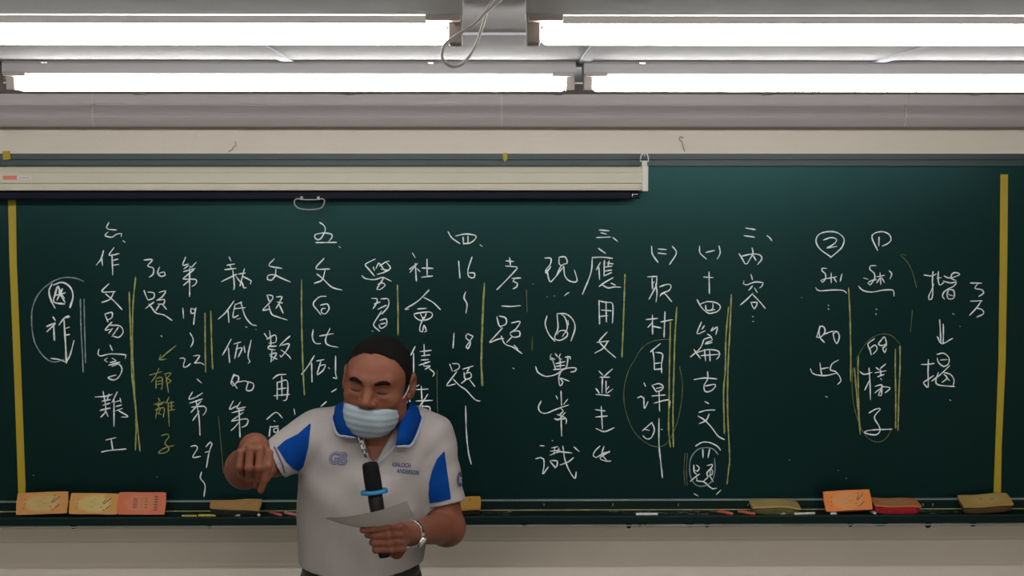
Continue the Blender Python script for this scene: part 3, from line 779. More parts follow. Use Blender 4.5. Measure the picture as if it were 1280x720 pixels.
def eraser(u, v, Y, w, d, h, tilt, roll, yaw, cov, mid, felt, label, marks=(), sag=0.0, taper=1.0):
    """built flat, cover up, base at z = 0; then tipped towards the room"""
    base = Vector((P(u, 636, Y).x, Y, ztray - 0.0008 + d / 2 * 0.92 * math.sin(tilt) + w / 2 * 0.9 * abs(math.sin(roll)) * 0.8))
    root = empty('board_eraser', base, label, 'board eraser', 'board erasers on the chalk tray')
    b = MB()
    n = 14
    # felt pad: rounded block, a little worn
    bm = bmesh.new()
    bmesh.ops.create_cube(bm, size=1)
    bmesh.ops.subdivide_edges(bm, edges=bm.edges[:], cuts=5, use_grid_fill=True)
    for q in bm.verts:
        x, y, z = q.co
        k = (1 - 0.10 * abs(x * 2) ** 4) * (1 - 0.05 * (z < -0.3))
        q.co = Vector((x * w * 0.93 * (1 - 0.06 * max(0, -z)), y * d * 0.92 * k, (z + 0.5) * (h - 0.007) + 0.0 + sag * (1 - (2 * x) ** 2) * 0))
        if z < -0.4:
            q.co.z += 0.10 * h * abs(2 * x) ** 3
    felt_o = MB()
    felt_o._bm(bm, True)
    fo = felt_o.build('felt_pad', felt, None)
    fo.parent = root
    # cover: thin curved plate
    pl = MB()
    N, K = 16, 6
    top, bot = [], []
    for i in range(N + 1):
        x = (i / N - 0.5)
        for jj in range(K + 1):
            y = (jj / K - 0.5)
            edge = 1 - 0.03 * abs(2 * x) ** 8 * abs(2 * y)
            zz = h - 0.007 - sag * (2 * x) ** 2 + 0.0012 * math.sin(9 * x + u)
            fx = w * x * edge
            fy = d * y * edge * (taper + (1 - taper) * (i / N))
            top.append((fx, fy, zz + 0.007)); bot.append((fx, fy, zz))
    m = (N + 1) * (K + 1)
    ff = []
    idx = lambda i, jj: i * (K + 1) + jj
    for i in range(N):
        for jj in range(K):
            q = (idx(i, jj), idx(i + 1, jj), idx(i + 1, jj + 1), idx(i, jj + 1))
            ff.append(q); ff.append(tuple(m + k for k in reversed(q)))
    for i in range(N):
        for jj in (0, K):
            ff.append((idx(i, jj), idx(i + 1, jj), m + idx(i + 1, jj), m + idx(i, jj)))
    for jj in range(K):
        for i in (0, N):
            ff.append((idx(i, jj), idx(i, jj + 1), m + idx(i, jj + 1), m + idx(i, jj)))
    pl.add(top + bot, ff)
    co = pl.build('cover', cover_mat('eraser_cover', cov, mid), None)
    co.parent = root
    rim = MB()
    hw, hd_ = w * 0.494, d * 0.488
    zf = lambda x: h - sag * (x / w * 2) ** 2 + 0.0004 + 0.0012 * math.sin(9 * x / w + u)
    for mk in marks:
        x0, y0, x1, y1, ww = mk
        p, q = Vector((x0 * w, y0 * d, 0)), Vector((x1 * w, y1 * d, 0))
        dirn = (q - p).normalized()
        sd = Vector((-dirn.y, dirn.x, 0)) * ww
        vs = [p + sd, q + sd, q - sd, p - sd]
        vs = [Vector((a.x, a.y, zf(a.x))) for a in vs]
        rim.add(vs + [a - Vector((0, 0, 0.0012)) for a in vs], [(0, 1, 2, 3), (7, 6, 5, 4), (0, 4, 5, 1), (1, 5, 6, 2), (2, 6, 7, 3), (3, 7, 4, 0)])
    if marks:
        ro = rim.build('printed_mark', M_ink, None, label='dark print on the cover')
        ro.parent = co
    root.rotation_euler = Euler((tilt, roll, yaw), 'XYZ')
    return root


def ymarks():
    out = [(0.18, 0.02, 0.25, 0.22, 0.0011), (0.25, -0.26, 0.34, -0.08, 0.0012), (0.34, 0.28, 0.20, -0.02, 0.0012), (0.15, -0.20, 0.17, -0.14, 0.001), (0.24, -0.33, 0.20, -0.28, 0.001), (0.22, 0.30, 0.25, 0.34, 0.001)]
    for k in range(3):
        out.append((-0.36 + 0.012 * k, -0.26 + 0.2 * k, -0.345 + 0.012 * k, -0.16 + 0.2 * k, 0.0007))
    for k in range(7):
        out.append((-0.08 + 0.05 * (k % 4), -0.15 + 0.14 * (k // 2) * 0.8, -0.06 + 0.05 * (k % 4), -0.13 + 0.14 * (k // 2) * 0.8, 0.0006))
    return out


def redmarks():
    out = []
    for k in range(6):
        y = 0.30 - 0.115 * k
        out += [(0.25, y, 0.33, y - 0.02, 0.0011), (0.28, y + 0.04, 0.29, y - 0.05, 0.0009), (0.31, y + 0.03, 0.325, y - 0.04, 0.0008)]
    for k in range(4):
        out += [(0.07, 0.22 - 0.13 * k, 0.11, 0.21 - 0.13 * k, 0.0012), (-0.02, 0.22 - 0.13 * k, 0.01, 0.20 - 0.13 * k, 0.0007)]
    for k in range(6):
        out.append((-0.18, 0.2 - 0.08 * k, -0.09, 0.2 - 0.08 * k, 0.0010))
    return out


TL = math.radians
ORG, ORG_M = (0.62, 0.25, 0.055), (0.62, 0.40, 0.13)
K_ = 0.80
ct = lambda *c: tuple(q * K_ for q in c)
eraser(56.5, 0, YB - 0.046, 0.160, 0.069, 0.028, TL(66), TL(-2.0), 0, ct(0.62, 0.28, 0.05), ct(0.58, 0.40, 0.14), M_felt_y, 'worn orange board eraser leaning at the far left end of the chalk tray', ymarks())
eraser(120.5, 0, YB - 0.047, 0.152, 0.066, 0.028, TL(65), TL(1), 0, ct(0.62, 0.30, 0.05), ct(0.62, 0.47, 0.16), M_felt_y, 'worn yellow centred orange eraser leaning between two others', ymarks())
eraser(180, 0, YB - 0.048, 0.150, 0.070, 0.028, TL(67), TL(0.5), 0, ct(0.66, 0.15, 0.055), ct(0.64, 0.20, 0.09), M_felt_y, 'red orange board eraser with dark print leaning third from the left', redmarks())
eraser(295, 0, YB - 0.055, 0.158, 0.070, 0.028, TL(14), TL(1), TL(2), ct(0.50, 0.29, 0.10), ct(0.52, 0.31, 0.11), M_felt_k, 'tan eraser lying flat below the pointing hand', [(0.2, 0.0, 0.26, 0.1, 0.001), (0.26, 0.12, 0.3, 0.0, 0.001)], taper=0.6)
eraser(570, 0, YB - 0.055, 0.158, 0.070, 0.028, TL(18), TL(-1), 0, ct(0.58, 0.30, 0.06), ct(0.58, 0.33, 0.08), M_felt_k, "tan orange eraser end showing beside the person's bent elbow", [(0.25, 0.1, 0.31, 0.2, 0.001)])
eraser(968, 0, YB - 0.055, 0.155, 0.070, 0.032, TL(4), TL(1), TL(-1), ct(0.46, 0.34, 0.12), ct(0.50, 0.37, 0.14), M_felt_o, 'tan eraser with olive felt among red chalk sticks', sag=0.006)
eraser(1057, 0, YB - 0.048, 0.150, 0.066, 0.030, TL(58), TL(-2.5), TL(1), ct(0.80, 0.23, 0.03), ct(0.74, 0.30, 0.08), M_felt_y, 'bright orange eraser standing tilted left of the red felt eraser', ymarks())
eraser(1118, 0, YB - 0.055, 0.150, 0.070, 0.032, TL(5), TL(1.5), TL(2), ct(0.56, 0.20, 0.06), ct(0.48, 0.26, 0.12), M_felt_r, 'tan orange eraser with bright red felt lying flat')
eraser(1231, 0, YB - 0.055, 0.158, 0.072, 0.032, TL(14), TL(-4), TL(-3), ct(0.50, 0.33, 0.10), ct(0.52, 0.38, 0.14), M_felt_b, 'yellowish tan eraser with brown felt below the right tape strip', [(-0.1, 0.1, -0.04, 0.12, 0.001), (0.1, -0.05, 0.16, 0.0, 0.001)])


# ------------------------------------------------------------------ chalk sticks
def chalk(u0, v0, u1, v1, col, label, Y=None, r=0.0052):
    Y = Y or YT + 0.022
    zf = ztray - 0.001 + r
    a, b = P(u0, v0, Y), P(u1, v1, Y)
    def onfloor(u, v):
        d = ray(u, v)
        q = CAM + d * ((zf - CAM.z) / d.z)
        q.y = min(max(q.y, YT + 0.018), YB - 0.025)
        return q
    a, b = onfloor(u0, v0), onfloor(u1, v1)
    a.z = b.z = zf
    root = None
    t = (b - a).normalized()
    pts = [a, a + t * 0.0008, a.lerp(b, 0.5), b - t * 0.003, b]
    o = MB().tube(pts, [r * 0.8, r, r, r * 0.96, r * 0.55], 12).build('chalk_stick', chalk_material('chalk_stick', tuple(q * 0.75 for q in col), 0.8), None)
    tag(o, label, 'chalk', 'chalk sticks in the tray')
    return o


chalk(227, 645.5, 246, 645, (0.60, 0.52, 0.10), 'dull yellow chalk stick left of a brighter yellow one', r=0.004)
chalk(248, 644.5, 270, 644.5, (0.72, 0.60, 0.10), 'bright yellow chalk stick under the flat eraser near the hand', r=0.0045)
chalk(283, 642.5, 300, 644.5, (0.55, 0.57, 0.58), 'broken grey white chalk piece under the pointing hand')
chalk(321.5, 641, 323.5, 645, (0.66, 0.66, 0.60), 'tiny white chalk stub left of the pink chalk')
chalk(337, 640, 352, 645, (0.62, 0.13, 0.13), 'dark pink chalk stick slanting beside a lighter pink one')
chalk(356, 641, 373, 645, (0.74, 0.30, 0.27), "lighter pink chalk stick next to the person's waist")
chalk(795, 643, 823, 644, (0.85, 0.85, 0.80), "lone white chalk stick to the right of the person")
chalk(896, 638.5, 917, 643.5, (0.72, 0.16, 0.09), 'orange red chalk stick at the left of a red pair')
chalk(923, 639, 945, 643.5, (0.72, 0.17, 0.11), 'orange red chalk stick nearest the olive felt eraser')
chalk(969, 641, 983, 644, (0.46, 0.48, 0.47), 'grey chalk piece in front of the olive felt eraser')
chalk(993, 643, 1019, 641.5, (0.82, 0.80, 0.70), 'cream chalk stick left of the bright orange eraser', r=0.0045)
chalk(1038, 642, 1046, 642, (0.82, 0.80, 0.72), 'short white chalk stub under the bright orange eraser', r=0.0045)
chalk(1088, 638.5, 1096, 643, (0.55, 0.57, 0.60), 'grey chalk stub leaning by the red felt eraser')

ds = MB()
for k in range(60):
    u = rnd.choice([rnd.uniform(846, 900), rnd.uniform(1150, 1196), rnd.uniform(600, 640), rnd.uniform(760, 850)])
    z = ztray - 0.0006
    y = rnd.uniform(YT + 0.03, YB - 0.03)
    x = P(u, 640, y).x
    w, d = rnd.uniform(0.002, 0.012), rnd.uniform(0.001, 0.004)
    ds.add([(x - w, y, z), (x, y - d, z + 0.0006), (x + w, y, z), (x, y + d, z + 0.0006)], [(0, 1, 2, 3)])
for u in (680, 766, 848, 935, 1154, 1166):
    p = P(u, 631, YB - 0.0125)
    ds.box((p.x - 0.0012, YB - 0.0132, p.z - 0.004), (p.x + 0.0012, YB - 0.0118, p.z + 0.004))
ds.build('chalk_dust', M_dust, bb, kind='stuff')

# ------------------------------------------------------------------ the person: distance-field modelling
def v3(p):
    return np.array(p, dtype=np.float32)


def cone(a, b, r1, r2):
    a, b = v3(a), v3(b)
    ba = b - a
    L2 = float(ba @ ba) + 1e-9

    def f(X, Y, Z):
        t = ((X - a[0]) * ba[0] + (Y - a[1]) * ba[1] + (Z - a[2]) * ba[2]) / L2
        t = np.clip(t, 0, 1)
        return np.sqrt((X - a[0] - t * ba[0]) ** 2 + (Y - a[1] - t * ba[1]) ** 2 + (Z - a[2] - t * ba[2]) ** 2) - (r1 + (r2 - r1) * t)
    m = max(r1, r2)
    return f, np.minimum(a, b) - m, np.maximum(a, b) + m


def ell(c, r, R=None):
    c, r = v3(c), v3(r)
    Rm = np.eye(3, dtype=np.float32) if R is None else np.array(R, dtype=np.float32)

    def f(X, Y, Z):
        x, y, z = X - c[0], Y - c[1], Z - c[2]
        lx = x * Rm[0, 0] + y * Rm[1, 0] + z * Rm[2, 0]
        ly = x * Rm[0, 1] + y * Rm[1, 1] + z * Rm[2, 1]
        lz = x * Rm[0, 2] + y * Rm[1, 2] + z * Rm[2, 2]
        k0 = np.sqrt((lx / r[0]) ** 2 + (ly / r[1]) ** 2 + (lz / r[2]) ** 2)
        k1 = np.sqrt((lx / r[0] ** 2) ** 2 + (ly / r[1] ** 2) ** 2 + (lz / r[2] ** 2) ** 2) + 1e-6
        return k0 * (k0 - 1) / k1
    m = float(max(r))
    return f, c - m, c + m


class Field:
    def __init__(self, lo, hi, h):
        self.lo, self.h = v3(lo), h
        self.n = np.ceil((v3(hi) - self.lo) / h).astype(int) + 1
        self.F = np.full(self.n, 0.5, dtype=np.float32)

    def _sub(self, lo, hi, pad):
        i0 = np.clip(np.floor((lo - pad - self.lo) / self.h).astype(int), 0, self.n)
        i1 = np.clip(np.ceil((hi + pad - self.lo) / self.h).astype(int) + 1, 0, self.n)
        ax = [(self.lo[k] + self.h * np.arange(i0[k], i1[k], dtype=np.float32)) for k in range(3)]
        sl = tuple(slice(i0[k], i1[k]) for k in range(3))
        return sl, ax[0][:, None, None], ax[1][None, :, None], ax[2][None, None, :]

    def add(self, prim, k=0.01):
        f, lo, hi = prim
        sl, X, Y, Z = self._sub(lo, hi, k + 4 * self.h)
        d = f(X, Y, Z)
        a = self.F[sl]
        q = np.maximum(k - np.abs(a - d), 0) / k
        self.F[sl] = np.minimum(a, d) - q * q * k / 4
        return self

    def cut(self, prim, k=0.006):
        f, lo, hi = prim
        sl, X, Y, Z = self._sub(lo, hi, k + 4 * self.h)
        d = -f(X, Y, Z)
        a = self.F[sl]
        q = np.maximum(k - np.abs(a - d), 0) / k
        self.F[sl] = np.maximum(a, d) + q * q * k / 4
        return self

    def clip(self, fn):
        sl, X, Y, Z = self._sub(self.lo, self.lo + self.h * self.n, 0)
        self.F = np.maximum(self.F, fn(X, Y, Z) + 0 * self.F)
        return self

    def mesh(self):
        F = self.F
        F[0], F[-1], F[:, 0], F[:, -1], F[:, :, 0], F[:, :, -1] = (0.5,) * 6
        nx, ny, nz = F.shape
        S = F < 0
        cnt = np.zeros((nx - 1, ny - 1, nz - 1), dtype=np.int8)
        for a in (0, 1):
            for b in (0, 1):
                for c in (0, 1):
                    cnt += S[a:nx - 1 + a, b:ny - 1 + b, c:nz - 1 + c]
        I = np.argwhere((cnt > 0) & (cnt < 8))
        ids = np.full((nx - 1, ny - 1, nz - 1), -1, dtype=np.int64)
        ids[I[:, 0], I[:, 1], I[:, 2]] = np.arange(len(I))
        corner = [(a, b, c) for a in (0, 1) for b in (0, 1) for c in (0, 1)]
        val = {c: F[I[:, 0] + c[0], I[:, 1] + c[1], I[:, 2] + c[2]] for c in corner}
        acc = np.zeros((len(I), 3)); num = np.zeros(len(I))
        for c in corner:
            for ax in range(3):
                if c[ax] == 0:
                    d = list(c); d[ax] = 1; d = tuple(d)
                    va, vb = val[c], val[d]
                    m = (va < 0) != (vb < 0)
                    t = np.where(m, va / np.where(m, va - vb, 1), 0)
                    p = np.tile(np.array(c, dtype=float), (len(I), 1))
                    p[:, ax] = t
                    acc += p * m[:, None]; num += m
        V = self.lo + self.h * (I + acc / num[:, None])
        faces = []
        for ax in range(3):
            o1, o2 = (ax + 1) % 3, (ax + 2) % 3
            s0 = [slice(None)] * 3; s1 = [slice(None)] * 3
            s0[ax] = slice(0, -1); s1[ax] = slice(1, None)
            A, B = S[tuple(s0)], S[tuple(s1)]
            E = np.argwhere(A != B)
            ok = (E[:, o1] > 0) & (E[:, o2] > 0) & (E[:, o1] < F.shape[o1] - 1) & (E[:, o2] < F.shape[o2] - 1)
            E = E[ok]
            flip = A[E[:, 0], E[:, 1], E[:, 2]]
            q = []
            for da, db in ((-1, -1), (0, -1), (0, 0), (-1, 0)):
                c = E.copy(); c[:, o1] += da; c[:, o2] += db
                q.append(ids[c[:, 0], c[:, 1], c[:, 2]])
            q = np.stack(q, 1)
            q[~flip] = q[~flip][:, ::-1]
            faces.append(q)
        return V, np.concatenate(faces)


def field_obj(name, fld, m, parent, smooth=2, label=None):
    V, Q = fld.mesh()
    # Taubin-like relaxing to lose the grid steps
    n = len(V)
    E = np.concatenate([Q[:, [0, 1]], Q[:, [1, 2]], Q[:, [2, 3]], Q[:, [3, 0]]])
    deg = np.bincount(E.ravel(), minlength=n).astype(float)
    for it in range(smooth * 2):
        S_ = np.zeros_like(V)
        for k in range(3):
            S_[:, k] = np.bincount(E[:, 0], V[E[:, 1], k], n) + np.bincount(E[:, 1], V[E[:, 0], k], n)
        lap = S_ / deg[:, None] - V
        V = V + lap * (0.5 if it % 2 == 0 else -0.52)
    off = root_of(parent)
    me = bpy.data.meshes.new(name)
    me.vertices.add(n)
    me.vertices.foreach_set('co', (V - np.array(off)).astype(np.float32).ravel())
    me.loops.add(Q.size)
    me.loops.foreach_set('vertex_index', Q.ravel().astype(np.int32))
    me.polygons.add(len(Q))
    me.polygons.foreach_set('loop_start', np.arange(0, Q.size, 4, dtype=np.int32))
    me.polygons.foreach_set('loop_total', np.full(len(Q), 4, dtype=np.int32))
    me.polygons.foreach_set('use_smooth', np.ones(len(Q), dtype=bool))
    me.update(calc_edges=True)
    me.validate()
    o = link_mesh(name, me, m, parent, None, label)
    return o, BVHTree.FromPolygons([tuple(p) for p in V], [tuple(q) for q in Q])


def skin_material():
    m = mat('skin', (0.20, 0.10, 0.07), 0.5, bump=0.05, bscale=300, sss=0.05, spec=0.2)
    nt = m.node_tree
    b = nt.nodes['Principled BSDF']
    tc = nt.nodes.new('ShaderNodeTexCoord')
    n = nt.nodes.new('ShaderNodeTexNoise'); n.inputs['Scale'].default_value = 18; n.inputs['Detail'].default_value = 5
    rp = nt.nodes.new('ShaderNodeValToRGB')
    rp.color_ramp.elements[0].position = 0.3; rp.color_ramp.elements[0].color = (0.165, 0.057, 0.032, 1)
    rp.color_ramp.elements[1].position = 0.75; rp.color_ramp.elements[1].color = (0.190, 0.072, 0.042, 1)
    nt.links.new(tc.outputs['Object'], n.inputs['Vector'])
    nt.links.new(n.outputs['Fac'], rp.inputs[0])
    nt.links.new(rp.outputs[0], b.inputs['Base Color'])
    return m


M_skin = skin_material()
M_hair = mat('black_hair', (0.0045, 0.004, 0.004), 0.7, spec=0.12, bump=0.7, bscale=260, stretch=(3, 3, 0.6))
M_lash = mat('eyelash', (0.015, 0.010, 0.008), 0.7)
M_shirt = mat('white_pique', (0.300, 0.278, 0.268), 0.85, bump=0.12, bscale=500, var=0.03, vscale=6)
M_blue = mat('royal_blue_knit', (0.0012, 0.038, 0.20), 0.85, var=0.12, vscale=20, spec=0.08)
M_trim = mat('collar_edge_knit', (0.26, 0.28, 0.36), 0.85)
M_stripe = mat('navy_stripe', (0.07, 0.05, 0.11), 0.8)
M_print = mat('chest_print', (0.10, 0.10, 0.19), 0.8)
M_print2 = mat('chest_print_inner', (0.20, 0.19, 0.27), 0.8)
M_print3 = mat('chest_name_print', (0.035, 0.055, 0.16), 0.8)
M_mask = mat('mask_fabric', (0.27, 0.335, 0.375), 0.85, bump=0.10, bscale=60, stretch=(0.4, 1, 6))
M_loop = mat('mask_loop', (0.40, 0.40, 0.40), 0.8)
M_trouser = mat('dark_trousers', (0.018, 0.017, 0.02), 0.8)
M_shoe = mat('shoe_leather', (0.012, 0.011, 0.01), 0.4)

YP = 3.40
person = empty('person', (P(452, 700, YP).x, YP, 0), 'person in a white and blue polo shirt pointing down and holding a paper and microphone', 'person')

# ---- joints
HC = P(472, 476, 3.335)                                  # middle of the head at eye height
HR = (Euler((0, 0, math.radians(-9))).to_matrix() @ Euler((0, math.radians(6), 0)).to_matrix() @ Euler((math.radians(4), 0, 0)).to_matrix())
HRn = np.array(HR, dtype=np.float32)


def hp(x, y, z):
    """head frame: x to the photo's right, y towards the back, z up"""
    return HC + HR @ Vector((x, y, z))


def hell(c, r):
    return ell(hp(*c), r, HRn)


def hcone(a, b, r1, r2):
    return cone(hp(*a), hp(*b), r1, r2)


SHL, SHR = P(397, 540, 3.41), P(541, 545, 3.41)
ELL, WRL = P(306, 586, 3.20), P(318, 560, 3.02)
ELR, WRR = P(558, 659, 3.37), P(511, 667, 3.15)
NECK = P(474, 535, 3.43)

H = 0.0028
B = Field((P(268, 600, 3.4).x, 2.82, P(450, 720, 3.4).z - 0.10), (P(592, 600, 3.4).x, 3.62, P(460, 405, 3.3).z), H)
# torso, kept inside the shirt
ROWS = [(506, 440, 508, 0.045, 3.435), (513, 408, 527, 0.066, 3.43), (520, 393, 540, 0.083, 3.425), (530, 382, 550, 0.098, 3.42), (545, 377, 553, 0.113, 3.415),
        (570, 376, 551, 0.126, 3.41), (600, 374, 544, 0.134, 3.40), (650, 372.5, 535, 0.138, 3.40), (700, 374, 528, 0.136, 3.40), (760, 376, 527, 0.128, 3.40)]
ROWS = [tuple(q) for q in np.array([[np.interp(y, [r[0] for r in ROWS], [r[k] for r in ROWS]) for k in range(5)] for y in np.arange(506, 761, 2.0)])]
_R = np.array(ROWS)
for _ in range(3):
    for c_ in (1, 2, 3, 4):
        pad = np.pad(_R[:, c_], 3, mode='edge')
        sm = np.convolve(pad, np.ones(7) / 7, 'valid')
        _R[6:, c_] = sm[6:]
ROWS = [tuple(q) for q in _R]
rz = np.array([P(450, r[0], YP).z for r in ROWS])[::-1]
rcx = np.array([(P(r[1], r[0], YP).x + P(r[2], r[0], YP).x) / 2 for r in ROWS])[::-1]
rhw = np.array([(P(r[2], r[0], YP).x - P(r[1], r[0], YP).x) / 2 for r in ROWS])[::-1]
rdp = np.array([r[3] for r in ROWS])[::-1]
rcy = np.array([r[4] for r in ROWS])[::-1]


def torso(off, zlo, zhi, folds=0.0, hem=0.0):
    def f(X, Y, Z):
        cx, a = np.interp(Z, rz, rcx), np.interp(Z, rz, rhw) - off
        cy, b = np.interp(Z, rz, rcy), np.interp(Z, rz, rdp) - off
        q = (np.abs((X - cx) / a) ** 2.3 + np.abs((Y - cy) / b) ** 2.3 + 1e-9) ** (1 / 2.3)
        d = (q - 1) * np.minimum(a, b) * 0.8
        if folds:
            d = d + folds * (np.sin(34 * X + 22 * Z + 3 * np.sin(9 * Z)) * np.sin(13 * Z + 8 * X) + 0.5 * np.sin(60 * X - 30 * Z + 4 * np.sin(11 * Z)))
        low = zlo - hem * np.clip(1 - ((X - rcx[1]) / 0.15) ** 2, 0, 1) - Z
        return np.maximum(np.maximum(d, low), Z - zhi)
    lo = np.array([rcx.min() - 0.25, 3.2, zlo - hem]); hi = np.array([rcx.max() + 0.25, 3.62, zhi])
    return f, lo, hi


B.add(torso(0.014, P(450, 715, YP).z + 0.03, rz[-1]), 0.01)
# neck
B.add(cone(hp(0, 0.020, -0.06), NECK + Vector((0, 0.01, -0.03)), 0.054, 0.062), 0.03)
# head
B.add(hell((0, 0.012, 0.026), (0.0765, 0.094, 0.078)), 0.02)
B.add(hell((0, -0.022, -0.042), (0.0640, 0.066, 0.080)), 0.03)
B.add(hell((0, -0.030, 0.020), (0.0700, 0.058, 0.060)), 0.02)
for s in (-1, 1):
    B.add(hell((s * 0.044, -0.050, -0.030), (0.026, 0.026, 0.024)), 0.02)       # cheeks
    B.add(hell((s * 0.058, -0.005, -0.070), (0.020, 0.034, 0.030)), 0.03)       # jaw corners
B.add(hell((0, -0.074, -0.106), (0.026, 0.020, 0.018)), 0.03)                   # chin
B.add(hcone((-0.042, -0.072, 0.020), (-0.012, -0.083, 0.017), 0.010, 0.010), 0.016)
B.add(hcone((0.042, -0.072, 0.020), (0.012, -0.083, 0.017), 0.010, 0.010), 0.016)
for s in (-1, 1):
    B.cut(hell((s * 0.032, -0.096, -0.002), (0.019, 0.014, 0.011)), 0.014)      # sockets
    B.add(hell((s * 0.032, -0.066, -0.003), (0.017, 0.0155, 0.0125)), 0.006)    # closed lids
    B.add(hell((s * 0.033, -0.074, -0.020), (0.016, 0.008, 0.005)), 0.010)      # lower lid bag
B.add(hcone((0, -0.080, 0.008), (0, -0.104, -0.034), 0.0075, 0.0125), 0.014)    # nose
for s in (-1, 1):
    B.add(hell((s * 0.0145, -0.092, -0.037), (0.0095, 0.012, 0.009)), 0.008)
    B.cut(hell((s * 0.0075, -0.100, -0.0475), (0.0042, 0.006, 0.0045)), 0.003)
B.add(hell((0, -0.080, -0.072), (0.025, 0.012, 0.008)), 0.010)                  # lips
for s in (-1, 1):                                                               # ears
    B.add(hell((s * 0.0865, 0.018, -0.004), (0.0090, 0.019, 0.033)), 0.008)
    B.add(hell((s * 0.080, 0.010, -0.030), (0.008, 0.012, 0.012)), 0.008)
    B.cut(hell((s * 0.091, 0.010, 0.0), (0.006, 0.010, 0.016)), 0.005)
# arms
CU_ = P(346.5, 573.5, 3.300)
B.add(cone(SHL, CU_, 0.042, 0.039), 0.02)
B.add(cone(CU_, ELL, 0.039, 0.040), 0.02)
B.add(ell(ELL, (0.042, 0.042, 0.044)), 0.02)
B.add(cone(ELL, WRL, 0.042, 0.031), 0.02)
B.add(cone(SHR, ELR, 0.050, 0.043), 0.02)
B.add(ell(ELR + Vector((0.002, 0, -0.004)), (0.040, 0.042, 0.040)), 0.02)
B.add(cone(ELR, WRR, 0.043, 0.026), 0.02)


def finger(pts, r0, r1):
    m = len(pts) - 1
    for i in range(m):
        ra, rb = r0 + (r1 - r0) * i / m, r0 + (r1 - r0) * (i + 1) / m
        B.add(cone(pts[i], pts[i + 1], ra, rb), 0.003)
        if i:
            B.add(ell(pts[i], (ra * 1.06,) * 3), 0.003)


# pointing hand (photo left): back of the hand faces the room, fingers bent down
KN = [P(302, 566, 2.945), P(313, 561, 2.935), P(325, 562, 2.935), P(336, 567, 2.945)]    # little .. index knuckles
PALM = P(319, 563, 2.975)
B.add(cone(WRL, P(319, 560, 2.985), 0.031, 0.030), 0.015)
for k in KN:
    B.add(cone(P(319, 560, 3.0), k, 0.020, 0.0105), 0.010)
B.add(ell(P(318, 572, 2.985), (0.036, 0.026, 0.022)), 0.012)
finger([KN[0], P(300, 584, 2.930), P(303, 594, 2.955), P(306, 588, 2.975)], 0.0090, 0.0075)
finger([KN[1], P(311, 585, 2.918), P(312, 598, 2.945), P(313, 592, 2.970)], 0.0096, 0.0080)
finger([KN[2], P(324, 585, 2.920), P(323, 599, 2.942), P(321, 607, 2.955)], 0.0098, 0.0080)
finger([KN[3], P(335, 583, 2.925), P(331, 599, 2.925), P(326, 613, 2.930)], 0.0096, 0.0076)
finger([P(337, 577, 2.985), P(339, 588, 2.955), P(331, 600, 2.940)], 0.0120, 0.0090)

# holding hand (photo right): fist round the microphone, thumb on the sheet
MA, MBt = P(463, 583, 3.075), P(480, 690, 3.055)          # microphone axis
maxis = (MBt - MA).normalized()


def mpt(v, du, Y):
    """point beside the microphone axis at picture row v"""
    t = (v - 583) / (690 - 583)
    u = 463 + (480 - 463) * t
    return P(u + du, v, Y)


B.add(cone(WRR, P(497, 668, 3.095), 0.026, 0.028), 0.015)
B.add(ell(P(494, 670, 3.090), (0.026, 0.026, 0.036)), 0.015)
fv = [659, 668.5, 678, 686.5]
ext = [-22, -12, -8, -5]
for i, v in enumerate(fv):
    r0 = (0.0098, 0.0100, 0.0096, 0.0086)[i]
    k0 = mpt(v, 24, 3.062)
    k1 = mpt(v + 0.5, 9, 3.022)
    k2 = mpt(v + 1.0, -10, 3.026)
    if i == 0:
        pts = [k0, mpt(v + 0.5, 8, 3.024), mpt(v + 2.5, -10, 3.020), mpt(v + 3.5, -22, 3.022)]
    else:
        pts = [k0, k1, k2, mpt(v, ext[i] - 5, 3.050)]
    B.add(cone(P(496, v + 3, 3.09), k0, 0.018, r0 * 1.1), 0.008)
    finger(pts, r0, r0 * 0.82)
finger([P(497, 662, 3.085), P(492, 657, 3.080), P(480, 660, 3.094), P(466, 662, 3.092)], 0.0120, 0.0088)
body, bvh_body = field_obj('body', B, M_skin, person, 2)

# ---- hair
Hf = Field(hp(0, 0, 0) - Vector((0.14, 0.16, 0.15)), hp(0, 0, 0) + Vector((0.14, 0.17, 0.16)), 0.0028)
Hf.add(hell((0, 0.014, 0.028), (0.0815, 0.0985, 0.0835)), 0.01)
HCn = v3(HC)


def hairline(X, Y, Z):
    x, y, z = X - HCn[0], Y - HCn[1], Z - HCn[2]
    lx = x * HRn[0, 0] + y * HRn[1, 0] + z * HRn[2, 0]
    ly = x * HRn[0, 1] + y * HRn[1, 1] + z * HRn[2, 1]
    lz = x * HRn[0, 2] + y * HRn[1, 2] + z * HRn[2, 2]
    ys = np.array([-0.12, -0.075, -0.058, -0.044, -0.030, -0.018, -0.004, 0.010, 0.030, 0.060, 0.12])
    zs = np.array([0.092, 0.088, 0.082, 0.062, 0.034, 0.000, -0.014, 0.010, 0.000, -0.050, -0.070])
    zl = np.interp(ly, ys, zs) + 0.0025 * np.sin(160 * lx) + 0.002 * np.sin(230 * lx + 90 * ly)
    d = (zl - lz) * 0.6
    wave = 0.0012 * np.sin(210 * lx + 40 * ly) * np.sin(150 * ly + 60 * lz)
    return d + wave


Hf.clip(hairline)
hair, _ = field_obj('hair', Hf, M_hair, person, 1)


def on_skin(x, z, off=0.0, tree=None):
    """nearest point of the face in front of head coordinates x, z"""
    o_ = hp(x, -0.25, z)
    d = (HR @ Vector((0, 1, 0)))
    hit = (tree or bvh_body).ray_cast(o_, d)
    return hit[0] - d * off


def strip_on_face(pts, r, name, m):
    p3 = [on_skin(x, z, 0.0) for x, z in pts]
    p3 = smooth_line(p3, 0.003)
    n = len(p3)
    rs = [r * (0.35 + 0.65 * math.sin(math.pi * (0.12 + 0.80 * i / (n - 1))) ** 0.7) for i in range(n)]
    return MB().tube(p3, rs, 8).build(name, m, person)


